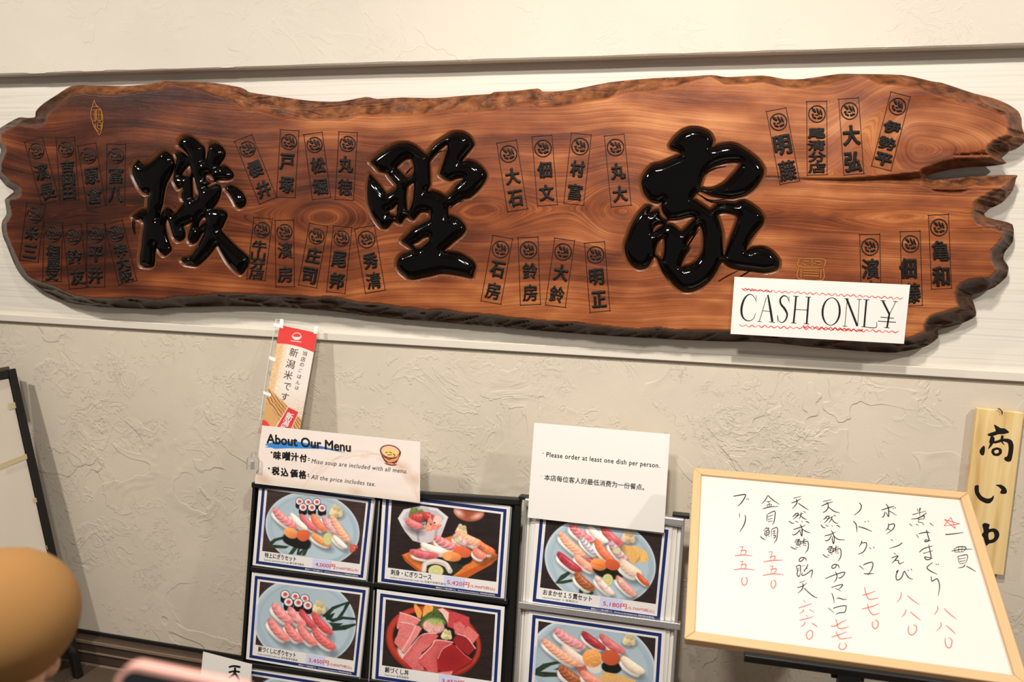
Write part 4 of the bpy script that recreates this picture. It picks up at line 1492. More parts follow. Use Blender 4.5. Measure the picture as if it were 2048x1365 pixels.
def paint4(X, Y):
    s = Paint(X, Y, 740, 1160, 6.4, (42, 32, 30))
    s.ell(815, 800, 618, 455, 14, (150, 46, 36), 2, shade=0.15)
    s.ell(815, 790, 600, 430, 14, (186, 62, 46), 3)
    s.ell(830, 790, 545, 375, 14, (34, 24, 24), 4)
    s.ell(520, 960, 190, 110, 35, (226, 204, 190), 4)
    s.poly([(560, 320), (590, 310), (640, 370), (670, 420), (650, 500), (610, 490), (575, 400)], (236, 160, 78), 2)
    s.poly([(670, 480), (680, 380), (710, 315), (790, 320), (820, 370), (800, 430), (700, 500)], (240, 166, 84), 2, tex=0.1)
    s.poly([(610, 590), (650, 500), (740, 430), (800, 400), (820, 350), (850, 335), (870, 380), (900, 430), (960, 500), (985, 560), (930, 600), (700, 620)], (74, 96, 50), 2, tex=0.35)

    def slice_(p, col, edge=None):
        p = np.array(p, float)
        s.poly(p + [6, 12], (60, 16, 18), 5, 0.6)
        s.poly(p, col, 1.5, tex=0.12)
        if edge is not None:
            s.line(np.array(edge), 14, (246, 200, 194), 0.85)
    slice_([(385, 415), (560, 470), (650, 520), (600, 580), (480, 560), (350, 640), (340, 600)], (226, 130, 128), [(385, 420), (560, 475), (645, 520)])
    slice_([(345, 720), (400, 540), (520, 560), (660, 620), (560, 760), (420, 920), (310, 810), (320, 760)], (222, 122, 120), [(400, 545), (520, 565), (640, 610)])
    slice_([(580, 590), (670, 620), (600, 740), (440, 940), (405, 920), (520, 720)], (228, 138, 134), [(580, 595), (530, 710), (410, 910)])
    s.poly([(980, 420), (1080, 410), (1270, 480), (1280, 600), (1100, 640), (990, 600)], (196, 70, 72), 2, tex=0.15)
    s.poly([(870, 380), (930, 362), (1010, 420), (1000, 560), (920, 430)], (240, 196, 180), 2)
    s.poly([(1060, 560), (1160, 540), (1220, 600), (1180, 700), (1090, 700)], (214, 112, 110), 2, tex=0.15)
    s.poly([(1190, 640), (1260, 590), (1400, 710), (1320, 820), (1180, 700)], (220, 116, 108), 2, tex=0.1)
    slice_([(1060, 770), (1120, 690), (1240, 730), (1355, 880), (1260, 970), (1100, 850)], (150, 38, 42), [(1120, 695), (1240, 740), (1350, 880)])
    s.ell(815, 600, 140, 92, 10, (226, 160, 152), 3, shade=0.2)
    s.blend((((s.x - 815) / 135) ** 2 + ((s.y - 600) / 88) ** 2 < 1) * np.clip(fnoise(s.x / 14, s.y / 14, 3) * 2 - 0.9, 0, 1), (250, 222, 210))
    s.ell(835, 535, 105, 42, 10, (148, 170, 84), 6, 0.9)
    s.blend((((s.x - 835) / 105) ** 2 + ((s.y - 535) / 45) ** 2 < 1) * np.clip(fnoise(s.x / 9, s.y / 9, 13) * 3 - 1.5, 0, 1), (206, 214, 150))
    slice_([(690, 700), (830, 680), (880, 720), (760, 860), (640, 960), (700, 1160), (560, 1160), (410, 1010), (560, 820)], (214, 102, 102), [(410, 1005), (560, 815), (680, 700), (850, 685)])
    for k_ in range(7):
        s.line([(470 + 18 * k_, 1020 + 15 * k_), (560 + 18 * k_, 930 - 5 * k_), (640 + 20 * k_, 800 + 6 * k_)], 5, (240, 170, 166), 0.5)
    s.ginger(980, 705, 85, (226, 214, 160))
    slice_([(830, 760), (900, 770), (1070, 800), (1040, 860), (900, 960), (870, 1180), (760, 1190), (640, 1060), (640, 980), (790, 850)], (210, 92, 92), [(635, 1010), (790, 850), (850, 775), (1060, 800)])
    for k_ in range(6):
        s.line([(680 + 22 * k_, 1060 + 15 * k_), (760 + 18 * k_, 950), (850 + 20 * k_, 850)], 5, (238, 160, 156), 0.45)
    slice_([(1040, 820), (1110, 850), (1220, 960), (1305, 1020), (1290, 1060), (1130, 1150), (1000, 1240), (930, 1180), (870, 1160), (860, 1010), (920, 900)], (168, 40, 42), [(870, 1010), (930, 890), (1040, 825)])
    s.ell(1040, 1010, 130, 100, 20, (132, 28, 34), 40, 0.7)
    s.line([(1100, 850), (1210, 960), (1300, 1025)], 12, (216, 110, 108), 0.8)
    s.poly([(540, 1150), (700, 1170), (870, 1190), (1060, 1170), (1040, 1240), (800, 1240), (640, 1200)], (228, 140, 136), 3, tex=0.2)
    return s.c


def paint5(X, Y):
    s = Paint(X, Y, 1030, 990, 5.689, (46, 36, 36))
    s.plate(970, 760, 640, 500, 14)
    for p in ([(455, 1010), (520, 920), (640, 855), (640, 890), (570, 950), (510, 985), (680, 955), (690, 985), (540, 1015)], [(735, 1050), (785, 1050), (765, 1150), (725, 1140)],
              [(800, 1130), (860, 1100), (900, 1110), (860, 1160), (800, 1155)]):
        s.poly(p, LEAF, 1.5, tex=0.3)
    s.ginger(1290, 480, 95, (228, 200, 160))
    s.poly([(1205, 600), (1250, 572), (1360, 590), (1430, 690), (1420, 740), (1350, 795), (1300, 750), (1210, 660)], (232, 180, 106), 1.5, tex=0.08)
    s.poly([(1320, 590), (1360, 578), (1500, 650), (1520, 740), (1460, 785), (1400, 740), (1420, 680)], (238, 188, 112), 1.5, tex=0.08)
    s.poly([(1430, 690), (1350, 795), (1390, 770), (1420, 740)], (206, 146, 78), 1.5)
    s.nigiri(1090, 480, 330, 115, 42, (200, 92, 96), ((228, 148, 146), 0.5, 110))
    s.nigiri(930, 460, 300, 105, 40, WHITE)
    s.nigiri(745, 450, 350, 125, 38, (208, 112, 116), MARB)
    s.nigiri(640, 580, 400, 115, 42, SALM, ((250, 222, 204), 0.7, 50))
    s.tail(800, 715, 35, 90)
    s.nigiri(840, 600, 300, 95, 45, (206, 200, 206), ((96, 92, 104), 0.6, 46))
    s.nigiri(1170, 660, 330, 115, 48, (206, 168, 170), ((110, 84, 92), 0.5, 60))
    s.ell(1155, 640, 42, 34, 10, (214, 214, 170), 4)
    s.nigiri(1000, 650, 330, 115, 52, (230, 120, 84), ((206, 90, 60), 0.4, 60))
    s.nigiri(790, 790, 320, 105, 38, (226, 150, 126), ((240, 206, 186), 0.5, 150))
    s.nigiri(610, 780, 350, 115, 38, (164, 54, 64), ((206, 110, 112), 0.4, 170))
    s.ell(1060, 870, 180, 90, 15, (26, 28, 26), 3)
    s.nigiri(1300, 850, 300, 150, 35, (230, 198, 176), ((244, 224, 206), 0.5, 60))
    s.nigiri(1450, 970, 200, 70, 45, (206, 92, 50))
    s.ell(955, 795, 95, 68, 15, (238, 140, 74), 2, shade=0.25)
    s.line([(880, 780), (960, 800), (1030, 830)], 8, (200, 96, 44), 0.6)
    s.roe(1110, 800, 85, 62, (206, 82, 46), 15)
    s.nigiri(780, 1000, 300, 125, 42, (150, 82, 50), ((214, 140, 90), 0.6, 55))
    s.lemon(1055, 972, 64, 72)
    s.nigiri(1010, 1045, 310, 100, 45, (232, 206, 196), ((170, 110, 96), 0.35, 120))
    s.nigiri(1255, 1050, 320, 105, 45, (220, 150, 136), ((240, 190, 176), 0.5, 60))
    s.ell(1205, 978, 26, 26, 0, (230, 214, 190), 2)
    return s.c


def paint6(X, Y):
    s = Paint(X, Y, 1030, 1190, 5.851, (48, 38, 38))
    s.plate(900, 830, 760, 560, 14)
    for p in ([(225, 880), (330, 810), (480, 780), (540, 800), (420, 830), (300, 900), (520, 915), (520, 960), (330, 965), (225, 940)], [(450, 880), (560, 830), (600, 850), (520, 880)]):
        s.poly(p, LEAF, 1.5, tex=0.3)
    s.ginger(1335, 530, 90)
    s.nigiri(1130, 590, 370, 120, 36, (206, 106, 108), ((230, 150, 146), 0.5, 120))
    s.nigiri(910, 550, 340, 115, 36, (164, 52, 60), ((196, 96, 96), 0.4, 100))
    s.nigiri(630, 530, 440, 135, 32, (216, 134, 138), MARB)
    s.nigiri(690, 720, 370, 130, 35, (234, 204, 188))
    s.nigiri(520, 690, 540, 120, 36, SALM, ((250, 226, 210), 0.75, 60))
    s.tail(720, 845, 30, 130)
    s.ell(925, 850, 95, 70, 20, (226, 218, 206), 3)
    s.ell(905, 745, 115, 105, 20, (236, 160, 86), 2, shade=0.2)
    s.blend((((s.x - 905) / 110) ** 2 + ((s.y - 745) / 100) ** 2 < 1) * np.clip(fnoise(s.x / 22, s.y / 22, 3) * 2.4 - 1.1, 0, 1), (250, 200, 130))
    s.ell(1130, 850, 118, 75, 10, (24, 26, 24), 2)
    s.roe(1120, 740, 112, 88, (196, 78, 44), 17)
    s.nigiri(1365, 840, 330, 135, 35, (236, 214, 188))
    s.nigiri(650, 960, 360, 150, 35, (156, 84, 52), ((220, 150, 104), 0.6, 60))
    s.nigiri(900, 1000, 320, 140, 30, (230, 140, 120), ((246, 196, 180), 0.5, 90))
    s.poly([(995, 940), (1060, 905), (1200, 930), (1410, 1000), (1400, 1120), (1100, 1100), (1000, 1000)], (226, 178, 112), 2, tex=0.08)
    s.nigiri(1150, 1180, 400, 150, 30, WHITE)
    return s.c


def paint7(X, Y):
    s = Paint(X, Y, 390, 1140, 5.389, (58, 44, 42))
    s.plate(1180, 1560, 620, 430, 12)
    s.nigiri(1050, 1450, 330, 120, 42, (214, 120, 120), MARB)
    s.nigiri(1250, 1500, 330, 120, 42, WHITE)
    s.nigiri(900, 1650, 330, 120, 42, SALM, ((250, 224, 206), 0.7, 50))
    return s.c


WOOD_STRIP = '価格はすべて税込価格です。 All prices are tax-included prices. 所有价格均含税价格。'


def card(key, label, pl, paint, title, sub_, price, small, ruby=None, w=0.0, nx=250):
    q_ = CARD[key]
    P = off(pl, w)
    t = thing('menu_card', label, 'menu card', P.M, None)
    sheet('card', q_, P, -0.0015, 0.0, M_card, t)
    o8 = np.concatenate([P.uv(np.array(sub(q_, 0.028, 0.038, 0.972, 0.977))), P.uv(np.array(sub(q_, 0.052, 0.072, 0.948, 0.942)))])
    v = np.concatenate([np.concatenate([o8, np.full((8, 1), z_)], 1) for z_ in (0.0004, 0.0001)])
    f = [(i, 4 + i, 4 + (i + 1) % 4, (i + 1) % 4) for i in range(4)] + [(i, (i + 1) % 4, 8 + (i + 1) % 4, 8 + i) for i in range(4)]
    mesh('navy_border', v, f, M_navy, t)
    for a_ in ((0.056, 0.36, 0.073, 0.66), (0.93, 0.50, 0.944, 0.76), (0.52, 0.825, 0.685, 0.94)):
        v, f = prism(P.uv(np.array(sub(q_, *a_))), 0.0001, 0.0003)
        mesh('lilac_pattern', v, f, M_lilac, t)
    print_mesh('dish_picture', sub(q_, 0.074, 0.095, 0.93, 0.818), nx, int(nx * 0.62), P, 0.0005, M_print, t, paint)
    at = lambda u, v_: quad_at(q_, u, v_)
    up = nrm(at(0.5, 0.0) - at(0.5, 1.0))
    H = np.linalg.norm(at(0, 0) - at(0, 1))
    if title:
        u1 = 0.1 + title[1]
        lettering('title_lettering', [(title[0], at(0.1, 0.885), at(u1, 0.885), H * 0.046, up)], P, 0.0005, M_ink, t, offset=0.016)
        lettering('subtitle_lettering', [(sub_[0], at(0.098, 0.925), at(0.098 + sub_[1], 0.925), H * 0.02, up)], P, 0.0005, M_grey_ink, t)
        if ruby:
            lettering('ruby_lettering', [(ruby, at(0.105, 0.838), at(0.15, 0.838), H * 0.010, up)], P, 0.0005, M_grey_ink, t)
        lettering('price_lettering', [(price[0], at(0.545, 0.91), at(0.72, 0.91), H * 0.044, up, dict(offset=0.012)), (price[1], at(0.73, 0.91), at(0.925, 0.91), H * 0.026, up)],
                  P, 0.0006, M_red_ink, t)
        lettering('tax_lettering', [(WOOD_STRIP, at(0.46, 0.968), at(0.93, 0.968), H * 0.014, up)], P, 0.0006, M_card, t, offset=0.01)
    return t


card('c1', 'sushi set menu card priced 4,000, at the top left of the black rack', PR, paint1, ('特上にぎりセット', 0.275), ('Special assorted sushi set 豪华寿司套装', 0.35), ('4,000円', '(4,400円税込み)'), None)
card('c2', 'menu card priced 5,420 showing a white octagonal sashimi bowl and wooden sushi board', PR, paint2, ('刺身・にぎりコース', 0.32), ('sashimi and assorted sushi set 生鱼片和寿司套装', 0.44), ('5,420円', '(5,900円税込)'), None)
card('c3', 'menu card priced 3,450 with pink tuna nigiri, second row of the black rack', PR, paint3, ('鮪づくしにぎりセット', 0.33), ('Tuna assorted sushi set 金枪鱼寿司套装', 0.35), ('3,450円', '(3,800円税込)'), None, 'マグロ')
card('c4', 'menu card of a red bowl filled with raw tuna slices, in the black rack', PR, paint4, ('鮪づくし丼', 0.185), ('Tuna bowl 金枪鱼盖饭', 0.19), ('3,450円', '(3,800円税込)'), None, 'マグロ')
card('c7', 'menu card at the bottom left of the black rack with only its top border showing', PR, paint7, None, None, None, None, nx=120)

rack2 = thing('menu_rack', 'white and silver menu rack standing between the black rack and the whiteboard', 'menu rack', PR2.M)
l0, l1 = extend_down(PR2, (1049.5, 1003), (1029, 1365))
r0, r1 = extend_down(PR2, (1370, 1043), (1347.5, 1365))
M_white_panel = mat('white_rack_panel', (222, 217, 208), 0.5)
v, f = prism([l0, l1, r1, r0], -0.022, -0.012)
mesh('back_panel', v, f, M_white_panel, rack2)
for a, b in ((l0, l1), (r0, r1)):
    s_ = 1 if a is l0 else -1
    dx = np.array([0.004 * s_, 0])
    v, f = bar(a + dx, b + dx, 0.004, 0.004, -0.024, 0.010)
    bevel_obj(mesh('side_rail', v, f, M_silver, rack2), 0.002)
    for k_, (x_, hw) in enumerate(((0.026, 0.0075), (0.012, 0.003))):
        dx = np.array([x_ * s_, 0])
        v, f = bar(a + dx, b + dx, hw, hw, -0.012, -0.004 if k_ == 0 else -0.008)
        mesh('channel', v, f, M_white_panel, rack2)
q_ = PR2.uv(np.array([(1049.5, 1004), (1370, 1046)]))
v, f = bar(q_[0], q_[1], 0.012, 0.012, -0.026, 0.011)
bevel_obj(mesh('top_rail', v, f, M_silver, rack2), 0.006, 3)
q_ = PR2.uv(np.array([(1039, 1208.5), (1361, 1252)]))
v, f = bar(q_[0], q_[1], 0.0085, 0.0085, -0.012, 0.012)
bevel_obj(mesh('cross_rail', v, f, M_silver, rack2), 0.0015)
for p_ in ((1053, 998), (1362, 1034)):
    c_ = PR2.uv(np.array([p_]))[0]
    v, f = box((c_[0] - 0.022, c_[1] - 0.004, -0.03), (c_[0] + 0.022, c_[1] + 0.006, 0.004))
    bevel_obj(mesh('corner_clip', v, f, M_blackmetal, rack2), 0.002)
card('c5', 'menu card priced 5,180 with fifteen sushi pieces, top of the white rack', PR2, paint5, ('おまかせ１５貫セット', 0.36), ('recommended 15 推荐的15', 0.26), ('5,180円', '(5,700円税込)'), None)
card('c6', 'lower menu card of the white rack, with shrimp and roe sushi', PR2, paint6, None, None, None, None)

# ------------------------------------------------------------------ notice 'please order'
PN = off(PR2, 0.016)
nq = [(1068.5, 846), (1339.8, 869), (1328, 1066.5), (1055, 1035.7)]
nt_ = thing('order_notice', 'plain white notice asking for one dish per person, above the white rack', 'notice', PN.M)
sheet('paper', nq, PN, -0.0008, 0.0, M_paper, nt_)
cn = crop(1040, 830, 5.6875)
up = nrm(np.array(nq[0]) - np.array(nq[3]))
a_, b_, c_, d_, e_, g_ = cn((300, 478), (1588, 605), (276, 740), (1412, 855), (262, 450), (240, 706))
lettering('printed_letters', [('Please order at least one dish per person.', a_, b_, 10, up, dict(offset=0.012, spacing=1.1)), ('本店每位客人的最低消费为一份餐点。', c_, d_, 9.2, up, dict(offset=0.012)),
                              ('•', e_ - (1.2, 0), e_ + (1.2, 0), 4, up), ('•', g_ - (0.9, 0), g_ + (0.9, 0), 3, up)], PN, 0.0003, M_ink, nt_)

# ------------------------------------------------------------------ 'about our menu'
PA = off(PR, 0.022)
aq = [(525.5, 853), (839, 886), (838, 1005), (511, 966)]
ab = thing('menu_notice', 'beige laminated notice about miso soup and tax, clipped over the top of the black rack', 'notice', PA.M)
ca = crop(480, 840, 5.389)


def paintA(X, Y):
    s = Paint(X, Y, 480, 840, 5.389, (236, 224, 214))
    s.c[:] = (234, 220, 210)
    s.c *= (0.985 + 0.03 * fnoise(s.x / 200, s.y / 60, 3))[:, None]
    # big dry-brush ring
    r = np.hypot((s.x - 1300) / 640, (s.y - 950) / 590)
    a_ = np.clip(1 - np.abs(r - 0.98) / 0.10, 0, 1) * np.clip(fnoise(r * 60, np.arctan2(s.y - 950, s.x - 1300) * 6, 5) * 2.2 - 0.8, 0, 1)
    s.blend(a_ * 0.6, (206, 166, 142))
    a_ = np.clip((s.y - (0.13 * s.x + 560)) / 60, 0, 1) * 0.35
    s.blend(a_, (206, 190, 160))
    for bx, by, br in ((225, 600, 45), (260, 650, 60), (1250, 780, 50), (1880, 640, 90), (1750, 510, 70)):
        s.ell(bx, by, br, br * 0.6, 20, (188, 140, 112), 14, 0.35)
    # blue stroke
    s.poly([(285, 258), (420, 232), (620, 236), (760, 262), (960, 305), (1130, 356), (900, 315), (700, 312), (520, 308), (380, 315), (330, 300), (270, 300), (310, 282), (270, 276)], (58, 132, 206), 1.5)
    s.poly([(760, 262), (960, 305), (1130, 356), (900, 315), (760, 300)], (66, 78, 140), 1.5, 0.7)
    # soup bowl
    s.ell(1620, 345, 112, 72, 12, (70, 36, 30), 1.5)
    s.ell(1620, 345, 100, 62, 12, (240, 190, 160), 1.5)
    s.poly([(1510, 345), (1530, 400), (1560, 450), (1620, 482), (1690, 462), (1730, 380), (1735, 340), (1680, 400), (1600, 420), (1540, 390)], (70, 36, 30), 1.5)
    s.poly([(1522, 362), (1545, 400), (1600, 432), (1680, 415), (1722, 372), (1700, 430), (1670, 452), (1600, 462), (1560, 430)], (232, 146, 104), 1.5)
    s.ell(1622, 360, 84, 42, 12, (236, 200, 120), 2)
    for p in ([(1570, 355), (1590, 350)], [(1610, 350), (1635, 358)], [(1650, 370), (1670, 380), (1660, 395)], [(1590, 380), (1630, 378)]):
        s.line(p, 8, (90, 50, 30))
    s.ell(1625, 478, 60, 16, 8, (70, 36, 30), 1.5)
    s.ell(1625, 474, 46, 9, 8, (232, 146, 104), 1.5)
    return s.c


sheet('card', [(524, 851.5), (840.5, 884.5), (839.5, 1006.5), (509.5, 967.5)], PA, -0.0018, -0.0003, M_card, ab)
print_mesh('printed_face', aq, 470, 180, PA, 0.0, M_print, ab, paintA)
up = nrm(np.array(aq[0]) - np.array(aq[3]))
up2 = np.array([0.05, -1])
Z_ = 0.0005
lettering('title_lettering', [('About Our Menu', ca((290, 250))[0], ca((1192, 345))[0], 19, (0, -1), dict(offset=0.028))], PA, Z_, M_ink, ab)
ps = []
for br_, (ch_, x_, y_, w_) in enumerate((('味', 402, 385, 15.5), ('噌', 500, 392, 16.5), ('汁', 592, 402, 15.5), ('付', 682, 415, 14.5), ('税', 385, 552, 15.5), ('込', 482, 565, 15.5), ('価', 582, 577, 15.5), ('格', 675, 592, 15.5))):
    p_, d_, f_ = fat_glyph(ch_, ca((x_, y_))[0], w_, w_ * 1.12, (-0.02, 1), 0.75, 0.4, 0.5, x_)
    ps.append((np.concatenate([PA.uv(p_), np.full((len(p_), 1), 0.0005)], 1), [tuple(t_) for t_ in f_]))
    if br_ in (3, 7):
        v, f = join(ps)
        mesh('brush_lettering', v, f, M_ink, ab)
        ps = []
lettering('punctuation', [(':', ca((735, 440))[0], ca((752, 441))[0], 8, (0, -1), dict(offset=0.03)), (':', ca((730, 612))[0], ca((746, 613))[0], 8, (0, -1), dict(offset=0.03)),
                          ('•', ca((330, 380))[0], ca((350, 382))[0], 11, (0, -1)), ('•', ca((303, 552))[0], ca((323, 554))[0], 11, (0, -1))], PA, Z_, M_ink, ab)
lettering('script_lettering', [('Miso soup are included with all menu.', ca((770, 468))[0], ca((1800, 580))[0], 9, (0.22, -1), dict(offset=0.002, spacing=1.1)),
                               ('All the price includes tax.', ca((765, 638))[0], ca((1458, 718))[0], 9, (0.22, -1), dict(offset=0.002, spacing=1.1))], PA, Z_, M_ink, ab)

# clear clip with tape at the left of that notice
PK = off(PR, 0.026)
cl = thing('plastic_clip', 'clear plastic clip taped at the left edge of the miso soup notice', 'clip', PK.M)
k_ = PK.uv(np.array(ca((140, 470))))[0]
parts = []
v, f = box((k_[0] - 0.016, k_[1] - 0.02, 0.0), (k_[0] + 0.022, k_[1] + 0.018, 0.012))
bevel_obj(mesh('clip_body', v, f, M_clear, cl), 0.005, 3)
v, f = box((k_[0] + 0.0, k_[1] - 0.016, 0.004), (k_[0] + 0.010, k_[1] + 0.010, 0.014))
bevel_obj(mesh('clip_spring', v, f, M_silver, cl), 0.002)
v, f = box((k_[0] - 0.004, k_[1] + 0.018, 0.0), (k_[0] + 0.010, k_[1] + 0.034, 0.010))
bevel_obj(mesh('clip_tab', v, f, M_clear, cl), 0.004, 3)

# ------------------------------------------------------------------ little rice banner
PB = off(PR, 0.010)
bn = thing('rice_banner', 'small red and white paper banner about rice hanging from a clear rod frame', 'banner', PB.M)
bq = [(560.5, 650.5), (635, 666.5), (597, 877), (521, 868)]
cb = crop(480, 620, 5.055)


def paintB(X, Y):
    s = Paint(X, Y, 480, 620, 5.055, (232, 224, 214))
    s.c[:] = (230, 220, 210)
    # rice grain texture at the left, plain haze to the right
    dd = (s.x - (470 - 0.22 * (s.y - 400)))
    rice = np.clip(-dd / 90 + 0.5, 0, 1)
    g = fnoise(s.x / 9, s.y / 9, 3, 2)
    s.blend(rice * (0.55 + 0.45 * (g > 0.5)), (222, 176, 118))
    s.blend(np.clip(rice * 2, 0, 1) * (1 - rice) * 3 * (g > 0.55), (240, 226, 206))
    s.blend(np.clip((s.y - 800) / 250, 0, 1) * (0.3 + 0.5 * (g > 0.55)), (216, 180, 146))
    # straw
    a_ = np.clip((s.y - (s.x * 0.95 + 500)) / 30, 0, 1)
    st = 0.5 + 0.5 * np.sin((s.x * 0.62 - s.y * 0.45) / 3.4 + 6 * fnoise(s.x / 60, s.y / 60, 8))
    cst = np.array((150, 106, 58)) + st[:, None] * np.array((74, 66, 56))
    lo_ = np.clip((s.y - (s.x * 1.6 + 470)) / 20, 0, 1)
    s.blend(a_ * (1 - lo_), cst)
    s.blend(lo_, (208, 160, 104))
    s.ell(215, 1190, 90, 80, 0, (214, 66, 60), 3)
    # red top with a curved lower edge
    yb = 345 + 0.0 * s.x
    ctr = (s.x - 470) / 330
    yb = 338 + 52 * ctr ** 2 * 1.4 + 0.12 * (s.x - 400)
    s.blend(np.clip((yb - s.y) / 5 + 0.5, 0, 1), (220, 66, 62))
    s.blend(np.clip((yb - s.y) / 5 + 0.5, 0, 1) * np.clip((240 - s.y) / 200, 0, 1) * 0.25, (170, 40, 44))
    # tag
    s.poly([(490, 975), (602, 1030), (520, 1215), (360, 1190)], (240, 214, 200), 1.5)
    s.poly([(494, 985), (594, 1034), (512, 1215), (372, 1190)], (206, 62, 62), 1.5)
    # bowl icon
    s.ell(578, 268, 45, 38, 0, (244, 236, 230), 1.2)
    s.ell(578, 270, 39, 34, 0, (220, 66, 62), 1.2)
    s.poly([(525, 262), (560, 276), (600, 276), (629, 266), (610, 292), (592, 303), (562, 302), (538, 288)], (244, 236, 230), 1.2)
    s.line([(518, 313), (620, 326)], 7, (244, 236, 230))
    return s.c


print_mesh('cloth', bq, 110, 300, PB, 0.002, M_print, bn, paintB)
sheet('backing', bq, PB, 0.0005, 0.0017, M_paper, bn)
brow = mat('brown_ink', (82, 66, 56), 0.5)
parts = []
ax = nrm(np.array((430, 930)) - np.array((560, 400)))


def glyph_col(name, chars, pl, w, m, parent, **kw):
    ps = []
    for ch_, c_, s_, ax_ in chars:
        p_, d_, f_ = fat_glyph(ch_, c_, s_, s_, ax_, kw.get('offset', 0.0) * s_, 0.35)
        ps.append((np.concatenate([pl.uv(p_), np.full((len(p_), 1), w)], 1), [tuple(t_) for t_ in f_]))
    v_, f_ = join(ps)
    return mesh(name, v_, f_, m, parent)


glyph_col('banner_lettering', [(c_, cb(p_)[0], s_, ax) for c_, p_, s_ in (('新', (548, 432), 17), ('潟', (515, 548), 17.5), ('米', (492, 660), 17.5), ('で', (482, 775), 14.5), ('す', (458, 880), 15),
                                                               ('当', (660, 440), 9), ('店', (643, 500), 9.5), ('の', (630, 555), 8), ('ご', (614, 612), 7), ('は', (604, 675), 8), ('ん', (590, 735), 8), ('は', (580, 790), 7.5))],
          PB, 0.0026, brow, bn, offset=0.004)
glyph_col('tag_lettering', [(c_, cb(p_)[0], s_, (-0.42, 1)) for c_, p_, s_ in (('新', (505, 1078), 15), ('潟', (470, 1140), 14), ('米', (435, 1192), 12))], PB, 0.0026, M_card, bn, offset=0.02)


def rod(name, pts, pl, z, r, m, parent, seg=8):
    """round rod through local 2D px points"""
    uv_ = pl.uv(np.array(pts, float))
    p = np.concatenate([uv_, np.full((len(uv_), 1), z)], 1)
    V, Fc = [], []
    for i in range(len(p)):
        t = nrm(p[min(i + 1, len(p) - 1)] - p[max(i - 1, 0)])
        a_ = nrm(np.cross(t, [0, 0, 1.0]))
        b_ = np.cross(t, a_)
        for k in range(seg):
            th_ = 2 * math.pi * k / seg
            V.append(p[i] + r * (a_ * math.cos(th_) + b_ * math.sin(th_)))
    for i in range(len(p) - 1):
        for k in range(seg):
            Fc.append((i * seg + k, i * seg + (k + 1) % seg, (i + 1) * seg + (k + 1) % seg, (i + 1) * seg + k))
    Fc.append(tuple(range(seg))[::-1])
    Fc.append(tuple(range((len(p) - 1) * seg, len(p) * seg)))
    return mesh(name, V, Fc, m, parent, True)


M_rod = mat('clear_white_rod', (226, 222, 214), 0.15, spec=0.6)
rod('rod', cb((365, 95), (330, 300), (285, 550), (240, 850), (205, 1100), (190, 1250)), PB, 0.0, 0.0012, M_rod, bn)
rod('cross_rod', cb((365, 95), (580, 128), (820, 162)), PB, 0.0, 0.0010, M_rod, bn)
for q4 in ([(412, 92), (447, 97), (440, 188), (400, 180)], [(348, 132), (405, 148), (400, 182), (345, 165)], [(760, 165), (797, 170), (782, 245), (748, 240)],
           [(303, 465), (370, 492), (360, 527), (300, 500)], [(243, 820), (320, 850), (315, 880), (240, 850)]):
    sheet('loop_tape', cb(*q4), PB, 0.0026, 0.0032, M_tape, bn)

# ------------------------------------------------------------------ small white card at the bottom (ten)
PT = off(PR, 0.03)
tn = thing('price_tag', 'small white card with one black brush character, at the lower left of the black rack', 'card', PT.M)
ct = crop(390, 1140, 5.389)
sheet('paper', ct((88, 885), (615, 1022), (560, 1600), (30, 1450)), PT, -0.0008, 0, M_paper, tn)
ribbons('brush_character', [np.array(ct(*s_)) for s_ in ([(365, 1052, 20), (420, 1040, 22), (490, 1052, 24)], [(362, 1108, 18), (425, 1095, 20), (485, 1105, 20)],
                                                         [(432, 1055, 22), (425, 1120, 26), (358, 1172, 14)], [(430, 1115, 24), (460, 1160, 26), (478, 1205, 22)])], 1, PT, 0.0003, M_ink, tn, 1.0, 4)


# ------------------------------------------------------------------ whiteboard on a stand
_tl = onY(1386.4, 939.3, -0.20)
PW_ = Plane(_tl, (1, 0, 0), (0, 0.892177, 0.451674))
wb = thing('whiteboard', 'wooden framed whiteboard with handwritten fish prices, tilted back on a black stand', 'whiteboard', PW_.M)
M_pine = mat('pale_varnished_wood', (206, 168, 124), 0.45, var=0.07, scale=4, stretch=(3, 60, 3))
M_pine_v = mat('pale_varnished_wood_upright', (206, 168, 124), 0.45, var=0.07, scale=4, stretch=(60, 3, 3))
M_wb = mat('white_enamel', (208, 205, 198), 0.35, var=0.01, scale=3)
wu, wv, fw_ = 0.6155, -0.4775, 0.0205
v, f = box((0.006, wv + 0.006, -0.008), (wu - 0.006, -0.006, 0.0))
mesh('writing_panel', v, f, M_wb, wb)
for nm, pts_, mm in (('frame_bar', [(0, 0), (wu, 0), (wu - fw_, -fw_), (fw_, -fw_)], M_pine), ('frame_bar', [(0, wv), (wu, wv), (wu - fw_, wv + fw_), (fw_, wv + fw_)], M_pine),
                     ('frame_bar', [(0, 0), (fw_, -fw_), (fw_, wv + fw_), (0, wv)], M_pine_v), ('frame_bar', [(wu, 0), (wu - fw_, -fw_), (wu - fw_, wv + fw_), (wu, wv)], M_pine_v)):
    v, f = prism(pts_, -0.014, 0.008)
    bevel_obj(mesh(nm, v, f, mm, wb), 0.003, 3)
w1, w2, r4, r5, r2_, r3_ = crop(1560, 980, 8.53), crop(1560, 1110, 8.53), crop(1360, 1100, 5.15), crop(1660, 1130, 5.278), crop(1360, 920, 5.689), crop(1660, 930, 5.057)


def hand(name, strokes, m, w=1.5):
    w *= 1.3
    return ribbons(name, [np.array(s_)[:, :2] for s_ in strokes], w, PW_, 0.0006, m, wb, 0.45, 4)


BLK = M_ink
